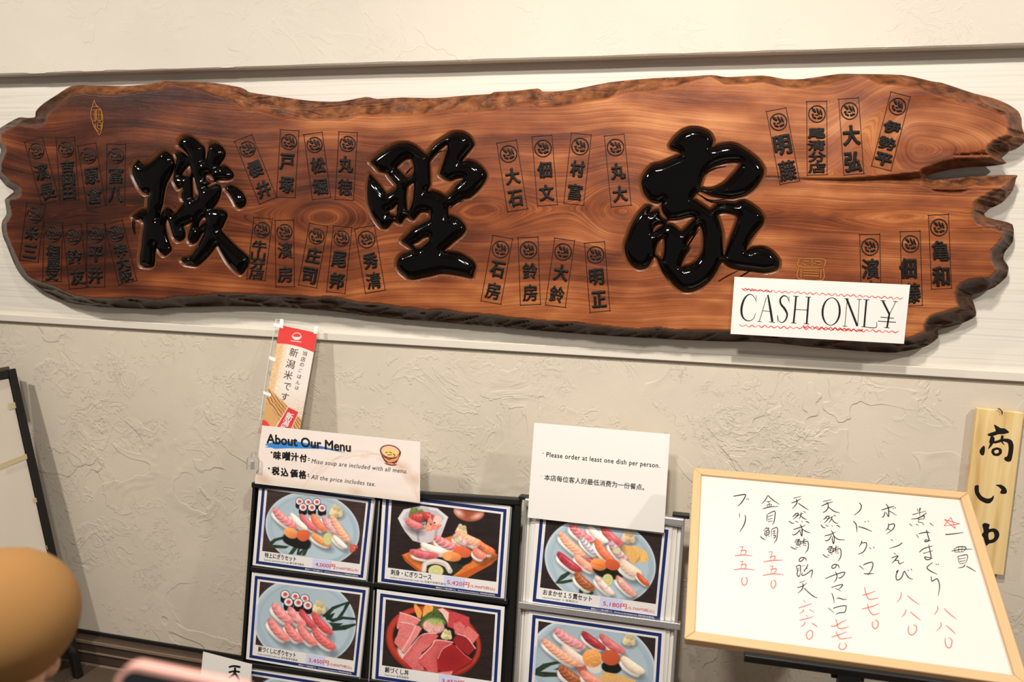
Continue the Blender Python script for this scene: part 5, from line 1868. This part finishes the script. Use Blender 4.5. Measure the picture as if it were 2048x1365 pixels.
# buri
hand('handwriting', [r2_(*s_) for s_ in ([(608, 418), (680, 405), (742, 398), (738, 430), (700, 490), (655, 533)], [(752, 448), (762, 458)], [(768, 440), (782, 460)],
                                        [(676, 612), (678, 662)], [(740, 632), (745, 680), (725, 750), (678, 824)])], BLK)
hand('red_price', [r2_(*s_) for s_ in ([(680, 992), (724, 992)], [(714, 992), (690, 1080)], [(690, 1038), (740, 1032), (752, 1050), (735, 1084)], [(622, 1096), (720, 1086), (820, 1098)],
                                      [(684, 1160), (724, 1160)], [(712, 1162), (692, 1240)], [(690, 1200), (745, 1192), (750, 1215), (738, 1246)], [(612, 1254), (720, 1244), (850, 1256)])] +
     [r4((645, 285), (634, 320), (645, 360), (668, 368), (690, 340), (690, 300), (672, 285))], M_pink_marker)
# kinmedai
hand('handwriting', [r2_(*s_) for s_ in ([(1000, 408), (970, 460), (928, 505)], [(1000, 408), (1050, 455), (1132, 512)], [(985, 480), (1035, 472)], [(990, 515), (1045, 508)], [(1012, 478), (1018, 545)],
                                        [(988, 520), (1000, 540)], [(1042, 512), (1030, 540)], [(942, 562), (1020, 540), (1118, 534)],
                                        [(992, 622), (990, 660), (988, 706)], [(1000, 620), (1078, 588), (1078, 660), (1070, 705), (1050, 744)], [(1000, 650), (1062, 630)], [(1000, 682), (1055, 668)], [(1000, 706), (1055, 700)],
                                        [(988, 768), (950, 812)], [(980, 790), (1010, 780), (995, 810)], [(960, 820), (1010, 806), (1008, 850), (968, 860), (962, 822)], [(985, 815), (985, 858)], [(965, 842), (1008, 830)],
                                        [(912, 872), (940, 900), (972, 914)], [(978, 872), (992, 886)], [(1005, 866), (1018, 880)], [(1040, 800), (1038, 880)], [(1040, 795), (1105, 775), (1108, 850), (1098, 910), (1068, 954)],
                                        [(1055, 820), (1090, 812)], [(1070, 800), (1072, 845)], [(1052, 846), (1092, 838)], [(1058, 868), (1085, 862), (1080, 890), (1060, 888)])], BLK, 1.35)
hand('red_price', [r2_(*s_) for s_ in ([(1012, 1050), (1056, 1052)], [(1048, 1052), (1026, 1150)], [(1020, 1110), (1075, 1098), (1080, 1120), (1066, 1146)], [(948, 1166), (1060, 1148), (1170, 1146)])] +
     [r4(*s_) for s_ in ([(925, 172), (965, 172)], [(955, 172), (935, 250)], [(930, 208), (985, 198), (988, 220), (965, 248)], [(852, 268), (960, 250), (1070, 262)],
                         [(945, 322), (936, 360), (950, 395), (972, 392), (988, 355), (975, 320), (955, 318)])], M_pink_marker)
# two columns of wild tuna
hand('handwriting', [w1(*s_) for s_ in ([(230, 150), (356, 115)], [(195, 230), (290, 195), (356, 155)], [(275, 165), (292, 205), (270, 260), (207, 328)], [(308, 232), (400, 295), (484, 348)],
                                       [(276, 400), (245, 440), (207, 472)], [(262, 415), (312, 405), (290, 450), (225, 510)], [(255, 430), (278, 445)], [(290, 455), (400, 400)], [(360, 388), (355, 440), (328, 508)],
                                       [(355, 450), (400, 490), (456, 514)], [(402, 368), (438, 398)], [(152, 536), (195, 570), (242, 580)], [(262, 540), (320, 566)], [(366, 540), (388, 556)], [(436, 546), (475, 556), (500, 576)],
                                       [(225, 685), (330, 650), (436, 610)], [(340, 598), (368, 640), (380, 720), (370, 796), (352, 740), (365, 690)], [(345, 680), (300, 735), (240, 775), (205, 762)], [(372, 672), (440, 715), (518, 742)],
                                       [(322, 700), (338, 730)], [(290, 845), (245, 905)], [(285, 870), (335, 848), (300, 885)], [(262, 905), (350, 880), (345, 935), (300, 950), (270, 920)], [(305, 890), (315, 945)], [(270, 930), (345, 905)],
                                       [(180, 976), (230, 1005), (292, 1022)], [(265, 985), (310, 992)], [(330, 975), (352, 968)], [(365, 890), (450, 850)], [(408, 825), (405, 880), (365, 935)],
                                       [(405, 900), (402, 960)], [(405, 900), (470, 885), (485, 960), (470, 1030), (428, 1084)], [(412, 925), (452, 915)], [(415, 958), (452, 948)],
                                       [(405, 1165), (390, 1200), (345, 1228), (325, 1205), (350, 1170), (400, 1160), (442, 1185), (446, 1225)])] +
     [w2(*s_) for s_ in ([(275, 205), (300, 280), (290, 340), (320, 378), (345, 330)], [(275, 205), (340, 182), (350, 260), (345, 350)], [(300, 240), (330, 232)], [(300, 275), (335, 265)],
                         [(372, 192), (388, 208)], [(402, 180), (420, 198)], [(475, 162), (455, 220), (405, 290)], [(405, 272), (470, 232)], [(412, 268), (430, 300)], [(378, 308), (375, 355), (440, 340), (548, 262), (545, 330), (524, 405)],
                         [(330, 482), (428, 448)], [(290, 568), (380, 540), (458, 488)], [(378, 492), (398, 530), (370, 600), (303, 664)], [(410, 572), (490, 650), (570, 715), (642, 742)])], BLK, 1.4)
hand('handwriting', [w1(*s_) for s_ in ([(735, 205), (876, 172)], [(708, 282), (800, 240), (902, 208)], [(792, 215), (822, 260), (815, 320), (770, 375), (725, 390)], [(825, 298), (920, 370), (1020, 400)],
                                       [(796, 450), (770, 490), (736, 518)], [(785, 462), (838, 455), (815, 510), (755, 572)], [(785, 480), (806, 498)], [(808, 505), (925, 450)], [(882, 462), (880, 500), (832, 570)],
                                       [(880, 500), (930, 560), (992, 584)], [(918, 432), (956, 458)], [(694, 600), (735, 645), (778, 655)], [(780, 608), (830, 634)], [(876, 612), (900, 632)], [(962, 610), (1000, 625), (1024, 648)],
                                       [(762, 790), (850, 770), (950, 722)], [(872, 695), (905, 750), (925, 840), (912, 928), (890, 850), (900, 800)], [(880, 780), (840, 850), (790, 875), (765, 862)], [(915, 790), (990, 850), (1106, 858)],
                                       [(848, 965), (800, 1030)], [(840, 985), (890, 970), (860, 1005)], [(815, 1025), (905, 1000), (900, 1060), (850, 1080), (822, 1040)], [(855, 1015), (866, 1070)], [(820, 1052), (900, 1030)],
                                       [(730, 1104), (775, 1145), (830, 1162)], [(805, 1115), (850, 1130)], [(870, 1105), (900, 1100)], [(915, 1010), (1005, 975)], [(955, 955), (950, 1010), (905, 1070)],
                                       [(950, 1030), (948, 1090)], [(950, 1030), (1025, 1010), (1042, 1090), (1030, 1160), (988, 1228)], [(960, 1055), (1002, 1042)], [(965, 1088), (1008, 1078)])] +
     [w2(*s_) for s_ in ([(960, 172), (950, 215), (905, 238), (882, 215), (905, 178), (955, 170), (1000, 195), (1008, 240)],
                         [(776, 412), (920, 352), (1098, 300), (1080, 360), (1020, 402), (990, 392)], [(944, 292), (970, 350), (962, 420), (920, 474)],
                         [(876, 562), (1062, 510), (1040, 560), (990, 600)], [(948, 580), (1042, 628)], [(882, 658), (912, 740), (926, 832)], [(966, 752), (1010, 745), (1080, 768), (1140, 764)],
                         [(822, 912), (918, 992)], [(912, 930), (940, 905), (1112, 872), (1125, 920), (1100, 985), (1010, 995), (944, 1028)])], BLK, 1.4)
hand('red_price', [w2(*s_) for s_ in ([(402, 780), (434, 828)], [(316, 914), (420, 880), (544, 840)], [(400, 930), (395, 970), (330, 1014)], [(500, 938), (578, 988)],
                                     [(438, 1042), (474, 1056)], [(334, 1122), (440, 1098), (570, 1060)], [(428, 1145), (410, 1195), (350, 1240)], [(538, 1172), (590, 1200), (644, 1242)])] +
     [r4((1330, 835), (1300, 870), (1310, 915), (1340, 922), (1366, 885), (1358, 840), (1325, 832))], M_pink_marker)
hand('red_price', [w2(*s_) for s_ in ([(948, 1102), (975, 1180), (990, 1250), (1060, 1265), (1172, 1232)], [(862, 1222), (940, 1222), (1050, 1155), (1144, 1112)])] +
     [r4(*s_) for s_ in ([(1605, 848), (1630, 895), (1660, 922), (1773, 905)], [(1560, 903), (1640, 878), (1720, 848)], [(1650, 965), (1636, 1000), (1650, 1025), (1690, 1028), (1715, 990), (1690, 960)])], M_pink_marker)
# nodoguro
hand('handwriting', [w1(*s_) for s_ in ([(1352, 225), (1388, 280), (1360, 360), (1262, 440)], [(1250, 540), (1290, 580), (1308, 650), (1310, 732)], [(1336, 632), (1450, 665), (1570, 718)], [(1442, 545), (1464, 560)], [(1504, 532), (1514, 556)],
                                       [(1392, 872), (1390, 910), (1350, 976)], [(1398, 915), (1470, 908), (1470, 980), (1420, 1065), (1326, 1108)], [(1522, 990), (1556, 1012)], [(1590, 980), (1612, 1002)])] +
     [w2(*s_) for s_ in ([(1352, 190), (1432, 258)], [(1420, 185), (1460, 160), (1576, 135), (1570, 240), (1495, 356)], [(1430, 328), (1510, 330), (1600, 324)])], BLK)
hand('red_price', [w2(*s_) for s_ in ([(1440, 555), (1460, 650), (1490, 730), (1540, 765), (1686, 740)], [(1402, 695), (1500, 672), (1632, 622)],
                                     [(1490, 845), (1520, 950), (1570, 1020), (1600, 1028), (1706, 1000)], [(1394, 934), (1560, 890), (1692, 840)])] +
     [r5((452, 600), (445, 640), (460, 672), (485, 678), (508, 640), (500, 595), (470, 588))], M_pink_marker)
# botan-ebi
hand('handwriting', [r3_(*s_) for s_ in ([(522, 460), (600, 435), (652, 422)], [(566, 400), (590, 440), (592, 528), (565, 480)], [(556, 478), (545, 520), (522, 534)], [(600, 470), (672, 514)], [(636, 440), (646, 452)], [(656, 432), (666, 446)],
                                        [(592, 596), (588, 640), (562, 668)], [(590, 612), (648, 602), (640, 650), (570, 704)], [(582, 650), (618, 668)], [(614, 758), (636, 772)], [(732, 790), (690, 820), (600, 850)],
                                        [(646, 896), (668, 910)], [(620, 946), (686, 924), (662, 960), (626, 1002)], [(655, 970), (690, 972), (700, 1005), (748, 985)],
                                        [(668, 1090), (690, 1070), (668, 1120), (676, 1168), (718, 1150), (745, 1090), (752, 1075)], [(752, 1075), (790, 1140), (838, 1162)], [(786, 1064), (796, 1080)], [(818, 1056), (828, 1074)])], BLK)
hand('red_price', [r5(*s_) for s_ in ([(752, 290), (745, 350), (706, 400)], [(818, 328), (870, 375), (944, 424)], [(802, 476), (790, 515), (756, 556)], [(848, 500), (900, 545), (956, 592)],
                                     [(832, 650), (824, 700), (845, 740), (880, 740), (910, 700), (908, 650), (875, 636)])], M_pink_marker)
# ni-hamaguri
hand('handwriting', [r3_(*s_) for s_ in ([(880, 448), (898, 478)], [(918, 436), (905, 478)], [(832, 508), (972, 470)], [(904, 440), (908, 520)], [(975, 490), (900, 540), (820, 552)], [(892, 542), (896, 572)], [(892, 540), (952, 520), (945, 560)],
                                        [(895, 558), (940, 548)], [(888, 580), (945, 590)], [(804, 600), (832, 624)], [(870, 602), (894, 618)], [(935, 598), (950, 612)], [(1010, 590), (1046, 622)],
                                        [(874, 708), (896, 744)], [(896, 700), (980, 684), (1012, 694)], [(974, 660), (990, 720), (1000, 770), (960, 780), (968, 762), (1020, 772)],
                                        [(902, 888), (950, 850), (1040, 824)], [(940, 900), (1040, 872)], [(998, 812), (1012, 880), (1020, 950), (975, 962), (960, 935), (1040, 950)],
                                        [(1036, 992), (980, 1042), (1020, 1080), (1084, 1110)], [(1070, 1004), (1080, 1018)], [(1090, 1006), (1100, 1016)],
                                        [(1022, 1132), (1030, 1180), (1060, 1165), (1088, 1160), (1108, 1230), (1094, 1330)])], BLK)
hand('red_price', [r5(*s_) for s_ in ([(1134, 438), (1136, 480), (1100, 532)], [(1204, 466), (1260, 520), (1334, 578)], [(1168, 608), (1172, 650), (1122, 704)], [(1226, 644), (1280, 690), (1322, 734)],
                                     [(1215, 775), (1216, 830), (1240, 878), (1275, 870), (1286, 800), (1250, 770)])], M_pink_marker)
# star, one piece
hand('star', [r3_(*s_) for s_ in ([(1155, 618), (1222, 535)], [(1222, 535), (1268, 648)], [(1268, 648), (1155, 556)], [(1155, 556), (1310, 600)], [(1310, 600), (1155, 622)])], M_red_marker)
hand('handwriting', [r3_(*s_) for s_ in ([(1166, 702), (1180, 708), (1260, 700), (1350, 688)], [(1255, 850), (1262, 885)], [(1262, 852), (1300, 832), (1375, 838), (1345, 886)], [(1228, 875), (1320, 860), (1440, 856)],
                                        [(1300, 832), (1302, 888)], [(1335, 838), (1332, 886)], [(1262, 886), (1345, 884)], [(1292, 930), (1305, 1000)], [(1292, 930), (1388, 916), (1375, 1000)], [(1302, 955), (1375, 945)],
                                        [(1308, 980), (1372, 972)], [(1310, 1002), (1368, 996)], [(1365, 1010), (1350, 1035), (1294, 1046)], [(1376, 1028), (1420, 1050), (1474, 1084)])], BLK, 1.35)

# stand under the board
PV = off(PW_, -0.02)
st = thing('board_stand', 'black metal stand with a crossbar and single pole carrying the wooden framed whiteboard', 'stand', None)
q_ = PV.uv(np.array([(1487, 1301), (1945, 1363)]))
loc = lambda P3, pl: pl.O + pl.U * P3[0] + pl.V * P3[1] + pl.N * (P3[2] if len(P3) > 2 else 0)
pc = loc(PV.uv(np.array([(1699, 1335)]))[0], PV)
st.location = (pc[0], pc[1], 0.0)
bpy.context.view_layer.update()
v, f = bar(q_[0] - (0, 0.010), q_[1] - (0, 0.010), 0.011, 0.011, -0.01, 0.012)
v = np.array([loc(p, PV) for p in v]) - np.array(st.location)
bevel_obj(mesh('crossbar', v, f, M_blackmetal, st), 0.003)
v, f = box((-0.020, -0.012, 0.02), (0.020, 0.012, pc[2] - 0.002))
bevel_obj(mesh('pole', v, f, M_blackmetal, st), 0.004)
v = [(-0.03, -0.005, pc[2] - 0.02), (0.03, -0.005, pc[2] - 0.02), (0.03, 0.30, pc[2] + 0.13), (-0.03, 0.30, pc[2] + 0.13)]
v = np.array(v + [(a_, b_, c_ - 0.012) for a_, b_, c_ in v])
v[:, 1] += 0.012
mesh('tilt_bracket', v, [(0, 1, 2, 3), (7, 6, 5, 4), (0, 4, 5, 1), (1, 5, 6, 2), (2, 6, 7, 3), (3, 7, 4, 0)], M_blackmetal, st)
v, f = box((-0.16, -0.13, 0.0), (0.16, 0.19, 0.02))
bevel_obj(mesh('base_plate', v, f, M_blackmetal, st), 0.006)

# ------------------------------------------------------------------ hanging wooden plank
PP = plane_Y(2000, 822, -0.022)
pk = thing('hanging_plank', 'narrow pale wooden plank with black brush writing hanging on the wall beside the whiteboard', 'sign', PP.M)


def plank_mat():
    m = mat('pale_yellow_wood', (226, 198, 140), 0.5)
    nt, N, L, b = nodes(m)
    tc = N('ShaderNodeTexCoord')
    mp = N('ShaderNodeMapping')
    mp.inputs['Scale'].default_value = (26, 1.6, 5)
    L(tc.outputs['Object'], mp.inputs[0])
    n_ = N('ShaderNodeTexNoise')
    n_.inputs['Scale'].default_value = 1.6
    n_.inputs['Detail'].default_value = 4
    n_.inputs['Distortion'].default_value = 0.5
    L(mp.outputs[0], n_.inputs[0])
    r = N('ShaderNodeValToRGB')
    e = r.color_ramp.elements
    e[0].position, e[0].color = 0.30, tuple(lin((198, 158, 98))) + (1,)
    e[1].position, e[1].color = 0.62, tuple(lin((232, 206, 150))) + (1,)
    k_ = e.new(0.45)
    k_.color = tuple(lin((222, 190, 130))) + (1,)
    L(n_.outputs[0], r.inputs[0])
    L(r.outputs[0], b.inputs['Base Color'])
    return m


kq = PP.uv(np.array([(1954.5, 817), (2048.5, 826.8), (2007.4, 1152), (1916, 1142)]))
v, f = prism(kq, -0.016, 0.0)
bevel_obj(mesh('board', v, f, plank_mat(), pk), 0.002)
cp = crop(1880, 790, 3.69)
fl_ = lambda *p: [np.array(q_)[:2] for q_ in cp(*p)]
for polys in ([fl_((398, 222), (415, 226), (445, 245), (480, 250), (510, 278), (470, 290), (430, 292), (400, 302), (365, 306), (350, 292), (380, 278), (410, 268), (405, 245))],
              [fl_((378, 300), (402, 318), (398, 350), (375, 385), (352, 405), (355, 398), (368, 360), (362, 350))],
              [fl_((372, 346), (420, 338), (455, 325), (500, 324), (530, 338), (543, 375), (538, 430), (524, 488), (495, 494), (474, 478), (476, 462), (496, 452), (506, 400), (500, 358), (470, 345), (440, 352), (400, 360))],
              [fl_((452, 300), (470, 306), (462, 345), (478, 372), (462, 362), (446, 340))],
              [fl_((385, 400), (420, 388), (452, 400), (456, 430), (430, 452), (395, 448), (378, 425)), fl_((402, 412), (428, 406), (434, 424), (416, 434), (402, 428))],
              [fl_((295, 405), (320, 376), (331, 385), (330, 420), (322, 446), (304, 445), (292, 425))],
              [fl_((258, 672), (284, 668), (288, 715), (308, 748), (345, 766), (375, 762), (397, 742), (392, 775), (368, 800), (335, 800), (290, 775), (262, 735), (254, 700))],
              [fl_((410, 666), (450, 664), (482, 684), (494, 710), (486, 730), (455, 732), (443, 722), (452, 700), (432, 680))],
              [fl_((312, 962), (330, 946), (366, 958), (360, 990), (400, 986), (430, 1006), (438, 1035), (428, 1064), (400, 1090), (360, 1100), (343, 1116), (330, 1090), (318, 1050), (300, 1040), (322, 1010)), fl_((358, 1022), (392, 1012), (402, 1042), (392, 1064), (362, 1070))]):
    puff('brush_stroke', [cmr_soft(p, 4) for p in polys], 0.8, PP, M_ink, pk, 0.0003, 0.0004, 1.5)
rod('hanging_wire', cp((428, 98), (445, 110), (455, 120), (452, 140)), PP, 0.004, 0.0012, M_blackmetal, pk)
rod('nail', cp((422, 100), (438, 104)), PP, 0.003, 0.0018, M_gold, pk)

# ------------------------------------------------------------------ black framed board at the left
T_ = onY(30, 737, -0.05)
rr = ray(166, 1352)
B_ = EYE + rr * (-EYE[2] / rr[2])
Vv = nrm(T_ - B_)
Uu = nrm([Vv[1], -Vv[0], 0])
PL = Plane(B_, Uu, Vv)
lb = thing('sandwich_board', 'black framed board with a blank white paper sheet standing at the far left', 'sign board', PL.M)
Lh = np.linalg.norm(T_ - B_)
M_paper2 = mat('taped_cream_paper', (226, 216, 200), 0.6, var=0.03, scale=5)
M_oldtape = mat('yellowed_tape', (206, 190, 152), 0.4)
for nm, a_, b_ in (('stile', (-0.024, 0.0, -0.02), (0.0, Lh, 0.006)), ('stile', (-0.62, 0.0, -0.02), (-0.596, Lh, 0.006)), ('top_rail', (-0.596, Lh - 0.028, -0.02), (-0.024, Lh - 0.002, 0.005)),
                   ('bottom_rail', (-0.596, 0.10, -0.02), (-0.024, 0.13, 0.005))):
    v, f = box(a_, b_)
    bevel_obj(mesh(nm, v, f, M_blackwood, lb), 0.003)
v, f = box((-0.596, 0.13, -0.012), (-0.024, Lh - 0.028, -0.006))
mesh('panel', v, f, M_blackwood, lb)
n = 24
us, vs = np.meshgrid(np.linspace(-0.594, -0.026, n), np.linspace(0.132, Lh - 0.030, n + 8))
ws = -0.004 + 0.0035 * fnoise(us * 9 + 3, vs * 6 + 2, 15)
idx = np.arange(us.size).reshape(us.shape)
F_ = np.stack([idx[:-1, :-1], idx[:-1, 1:], idx[1:, 1:], idx[1:, :-1]], -1).reshape(-1, 4)
mesh('paper_sheet', np.stack([us.ravel(), vs.ravel(), ws.ravel()], -1), F_, M_paper2, lb, True)
for q4 in ([(17, 808), (37, 803), (37, 815), (18, 821)], [(0, 929), (58, 906), (60, 916), (0, 940)], [(66, 997), (80, 995), (82, 1004), (68, 1006)], [(92, 1092), (102, 1088), (104, 1098), (94, 1100)]):
    sheet('tape_strip', q4, PL, 0.0012, 0.0016, M_oldtape, lb)
v, f = box((-0.10, Lh - 0.004, -0.05), (-0.004, Lh + 0.010, -0.022))
bevel_obj(mesh('hinge_block', v, f, mat('worn_brown_wood', (92, 72, 54), 0.6, var=0.3, scale=60), lb), 0.002)

# ------------------------------------------------------------------ person in the foreground, with a phone
def at_depth(px, py, dep):
    return EYE + ray(px, py) * (dep / FOC)


def skinned(name, verts, edges, radii, m, parent, root=0, sub_=2):
    me = bpy.data.meshes.new(name)
    me.from_pydata([tuple(map(float, p)) for p in verts], edges, [])
    o = bpy.data.objects.new(name, me)
    link(o, parent)
    sk = o.modifiers.new('skin', 'SKIN')
    for i, r_ in enumerate(radii):
        s_ = me.skin_vertices[0].data[i]
        s_.radius = (r_, r_) if np.isscalar(r_) else r_
        s_.use_root = i == root
    sk.use_smooth_shade = True
    ss = o.modifiers.new('sub', 'SUBSURF')
    ss.levels = ss.render_levels = sub_
    me.materials.append(m)
    return o


Hc = at_depth(0, 1240, 0.80)
pe = thing('person', 'person in a smooth tan cap at the lower left corner, blurred', 'person', None)
pe.location = (Hc[0] - 0.02, Hc[1] - 0.03, 0)
bpy.context.view_layer.update()
O_ = np.array(pe.location)
hz = Hc[2]
M_skin = mat('skin', (206, 156, 124), 0.5)
M_cap = mat('tan_felt', (146, 106, 58), 0.95, var=0.08, scale=9)
M_shirt = mat('dark_jacket_cloth', (52, 46, 44), 0.85, bump=0.3, bscale=400)
M_trou = mat('navy_trouser_cloth', (44, 50, 66), 0.85)
ph = at_depth(372, 1560, 0.47)                      # where the hand holds the phone
rel = lambda p: np.asarray(p, float) - O_
sy = -0.02
k = hz / 1.20
J = {'pelvis': (0, -0.02, 0.60 * k), 'waist': (0, -0.02, 0.72 * k), 'chest': (0, -0.02, 0.90 * k), 'neck0': (0, -0.02, 1.02 * k), 'neck': (0.005, 0.0, 1.06 * k), 'head': (0.02, 0.02, 1.15 * k), 'crown': (0.02, 0.025, 1.235 * k),
     'shl': (-0.12, -0.02, 1.00 * k), 'ell': (-0.17, -0.03, 0.74 * k), 'wrl': (-0.16, 0.05, 0.57 * k), 'hal': (-0.155, 0.07, 0.50 * k),
     'shr': (0.12, -0.02, 1.00 * k), 'knl': (-0.08, 0.0, 0.32 * k), 'anl': (-0.08, -0.03, 0.06), 'tol': (-0.085, 0.07, 0.03),
     'knr': (0.08, 0.0, 0.32 * k), 'anr': (0.08, -0.03, 0.06), 'tor': (0.085, 0.07, 0.03)}
J = {a_: np.array(b_, float) for a_, b_ in J.items()}
wr = rel(ph) + np.array([-0.02, -0.02, -0.075])
J['elr'] = (J['shr'] + wr) / 2 + np.array([0.05, -0.03, -0.10])
J['wrr'] = wr
R_ = {'pelvis': .10, 'waist': .09, 'chest': .105, 'neck0': .06, 'neck': .04, 'head': .056, 'crown': .048, 'shl': .045, 'ell': .030, 'wrl': .021, 'hal': .024, 'shr': .045, 'elr': .030, 'wrr': .021,
      'knl': .048, 'anl': .032, 'tol': .028, 'knr': .048, 'anr': .032, 'tor': .028}
names = list(J)
E_ = [('pelvis', 'waist'), ('waist', 'chest'), ('chest', 'neck0'), ('neck0', 'neck'), ('neck', 'head'), ('head', 'crown'), ('chest', 'shl'), ('shl', 'ell'), ('ell', 'wrl'), ('wrl', 'hal'), ('chest', 'shr'), ('shr', 'elr'), ('elr', 'wrr'),
      ('pelvis', 'knl'), ('knl', 'anl'), ('anl', 'tol'), ('pelvis', 'knr'), ('knr', 'anr'), ('anr', 'tor')]
V_ = [J[n_] for n_ in names]
Rr = [R_[n_] for n_ in names]
Ee = [(names.index(a_), names.index(b_)) for a_, b_ in E_]
# phone frame of reference
cu = nrm(CAM_R * 0.98 - CAM_U * 0.20)
PPh = Plane(at_depth(376, 1365, 0.47), cu, CAM_U)
phn = thing('smartphone', 'phone in a pink case held up at the bottom edge, blurred by closeness', 'phone', PPh.M)
# right hand: palm behind the phone, four fingers round its right side, thumb at its left side
lp = lambda u_, v_, w_: rel(PPh.O + PPh.U * u_ + PPh.V * v_ + PPh.N * w_)


def chain(pts_, rs, start):
    prev = start
    for p_, r_ in zip(pts_, rs):
        V_.append(p_)
        Rr.append(r_)
        Ee.append((prev, len(V_) - 1))
        prev = len(V_) - 1
    return prev


palm = chain([lp(0.005, -0.155, -0.028), lp(0.008, -0.125, -0.030)], [0.026, 0.026], names.index('wrr'))
for i_, (vv_, L_) in enumerate(((-0.075, 1.0), (-0.095, 1.05), (-0.115, 1.0), (-0.133, 0.85))):
    chain([lp(0.030, vv_ - 0.004, -0.026), lp(0.048, vv_, -0.014), lp(0.050, vv_ + 0.002, 0.004), lp(0.040, vv_ + 0.003, 0.012 * L_)], [0.0085, 0.008, 0.0075, 0.0065], palm)
chain([lp(-0.030, -0.115, -0.022), lp(-0.048, -0.09, -0.008), lp(-0.047, -0.070, 0.006)], [0.011, 0.0095, 0.008], palm)
bd = skinned('body', V_, Ee, Rr, M_skin, pe)
# jacket and trousers follow the limbs
jn = ['pelvis', 'waist', 'chest', 'neck0', 'shl', 'ell', 'wrl', 'shr', 'elr', 'wrr']
V2 = [(J[n_] - (0, 0, 0.10) if n_ == 'pelvis' else J[n_]) if n_ != 'wrr' else J['elr'] + (J['wrr'] - J['elr']) * 0.9 for n_ in jn]
V2[jn.index('wrl')] = J['ell'] + (J['wrl'] - J['ell']) * 0.9
skinned('jacket', V2, [(0, 1), (1, 2), (2, 3), (2, 4), (4, 5), (5, 6), (2, 7), (7, 8), (8, 9)], [.135, .12, .125, .07, .06, .045, .032, .06, .045, .032], M_shirt, pe)
tnm = ['waist', 'pelvis', 'knl', 'anl', 'knr', 'anr']
skinned('trousers', [J[n_] for n_ in tnm], [(0, 1), (1, 2), (2, 3), (1, 4), (4, 5)], [.095, .11, .06, .044, .06, .044], M_trou, pe)
# cap: a soft dome with a rolled rim
hc = Hc - O_
V3, F3 = [], []
ns, nr = 40, 14
prof = [(0.0700 * math.cos(a_), 0.071 * math.sin(a_)) for a_ in np.linspace(-0.85, math.pi / 2 - 0.01, nr)]
for r_, z_ in prof:
    for k_ in range(ns):
        t_ = 2 * math.pi * k_ / ns
        V3.append(hc + np.array([r_ * math.cos(t_), r_ * 1.12 * math.sin(t_), z_]))
for i_ in range(len(prof) - 1):
    for k_ in range(ns):
        F3.append((i_ * ns + k_, i_ * ns + (k_ + 1) % ns, (i_ + 1) * ns + (k_ + 1) % ns, (i_ + 1) * ns + k_))
F3.append(tuple((len(prof) - 1) * ns + k_ for k_ in range(ns)))
mesh('cap', V3, F3, M_cap, pe, True)
fc = hc + np.array([0, 0.058, -0.062])
for nm, dx, dz, sz in (('eye', -0.026, 0.0, (0.010, 0.006, 0.006)), ('eye', 0.026, 0.0, (0.010, 0.006, 0.006)), ('nose', 0, -0.022, (0.009, 0.014, 0.014)), ('mouth', 0, -0.048, (0.018, 0.005, 0.004)), ('ear', -0.068, -0.02, (0.008, 0.014, 0.020)), ('ear', 0.068, -0.02, (0.008, 0.014, 0.020))):
    bm = bmesh.new()
    bmesh.ops.create_uvsphere(bm, u_segments=14, v_segments=10, radius=1)
    me = bpy.data.meshes.new(nm)
    bm.to_mesh(me)
    bm.free()
    for p_ in me.vertices:
        p_.co = Vector((p_.co.x * sz[0] + fc[0] + dx, p_.co.y * sz[1] + fc[1] - (0.07 if nm == 'ear' else 0.006), p_.co.z * sz[2] + fc[2] + dz))
    me.polygons.foreach_set('use_smooth', [True] * len(me.polygons))
    me.materials.append({'eye': M_ink, 'mouth': mat('lip', (176, 98, 88), 0.5)}.get(nm, M_skin))
    o = bpy.data.objects.new(nm, me)
    link(o, pe)
# phone parts
M_pink = mat('pink_silicone', (226, 168, 156), 0.45)
M_glass = mat('dark_phone_glass', (14, 20, 26), 0.06, spec=0.8, coat=0.6)
rnd = lambda x0, y0, x1, y1, r_: [(cx_ + r_ * math.cos(t_), cy_ + r_ * math.sin(t_)) for cx_, cy_, t0_ in ((x1 - r_, y1 - r_, 0), (x0 + r_, y1 - r_, 90), (x0 + r_, y0 + r_, 180), (x1 - r_, y0 + r_, 270)) for t_ in np.radians(np.linspace(t0_, t0_ + 90, 7))]
v, f = prism(rnd(-0.0425, -0.166, 0.0425, 0.0040, 0.012), -0.010, -0.001)
bevel_obj(mesh('case', v, f, M_pink, phn), 0.003, 3)
# raised lip of the case
o_, i_ = rnd(-0.0425, -0.166, 0.0425, 0.0040, 0.012), rnd(-0.0397, -0.162, 0.0397, 0.0012, 0.009)
n = len(o_)
v = [(a_, b_, -0.001) for a_, b_ in o_] + [(a_, b_, 0.0015) for a_, b_ in o_] + [(a_, b_, 0.0015) for a_, b_ in i_] + [(a_, b_, -0.001) for a_, b_ in i_]
f = [(k_ * n + j_, k_ * n + (j_ + 1) % n, (k_ + 1) * n + (j_ + 1) % n, (k_ + 1) * n + j_) for k_ in range(3) for j_ in range(n)]
mesh('case_lip', v, f, M_pink, phn, False)
v, f = prism(rnd(-0.0393, -0.1615, 0.0393, 0.0008, 0.009), -0.0009, 0.0003)
bevel_obj(mesh('screen', v, f, M_glass, phn), 0.0008)
v, f = prism(rnd(-0.0397, -0.162, 0.0397, 0.0012, 0.009), -0.0009, -0.0002)
bevel_obj(mesh('metal_band', v, f, M_silver, phn), 0.0003)
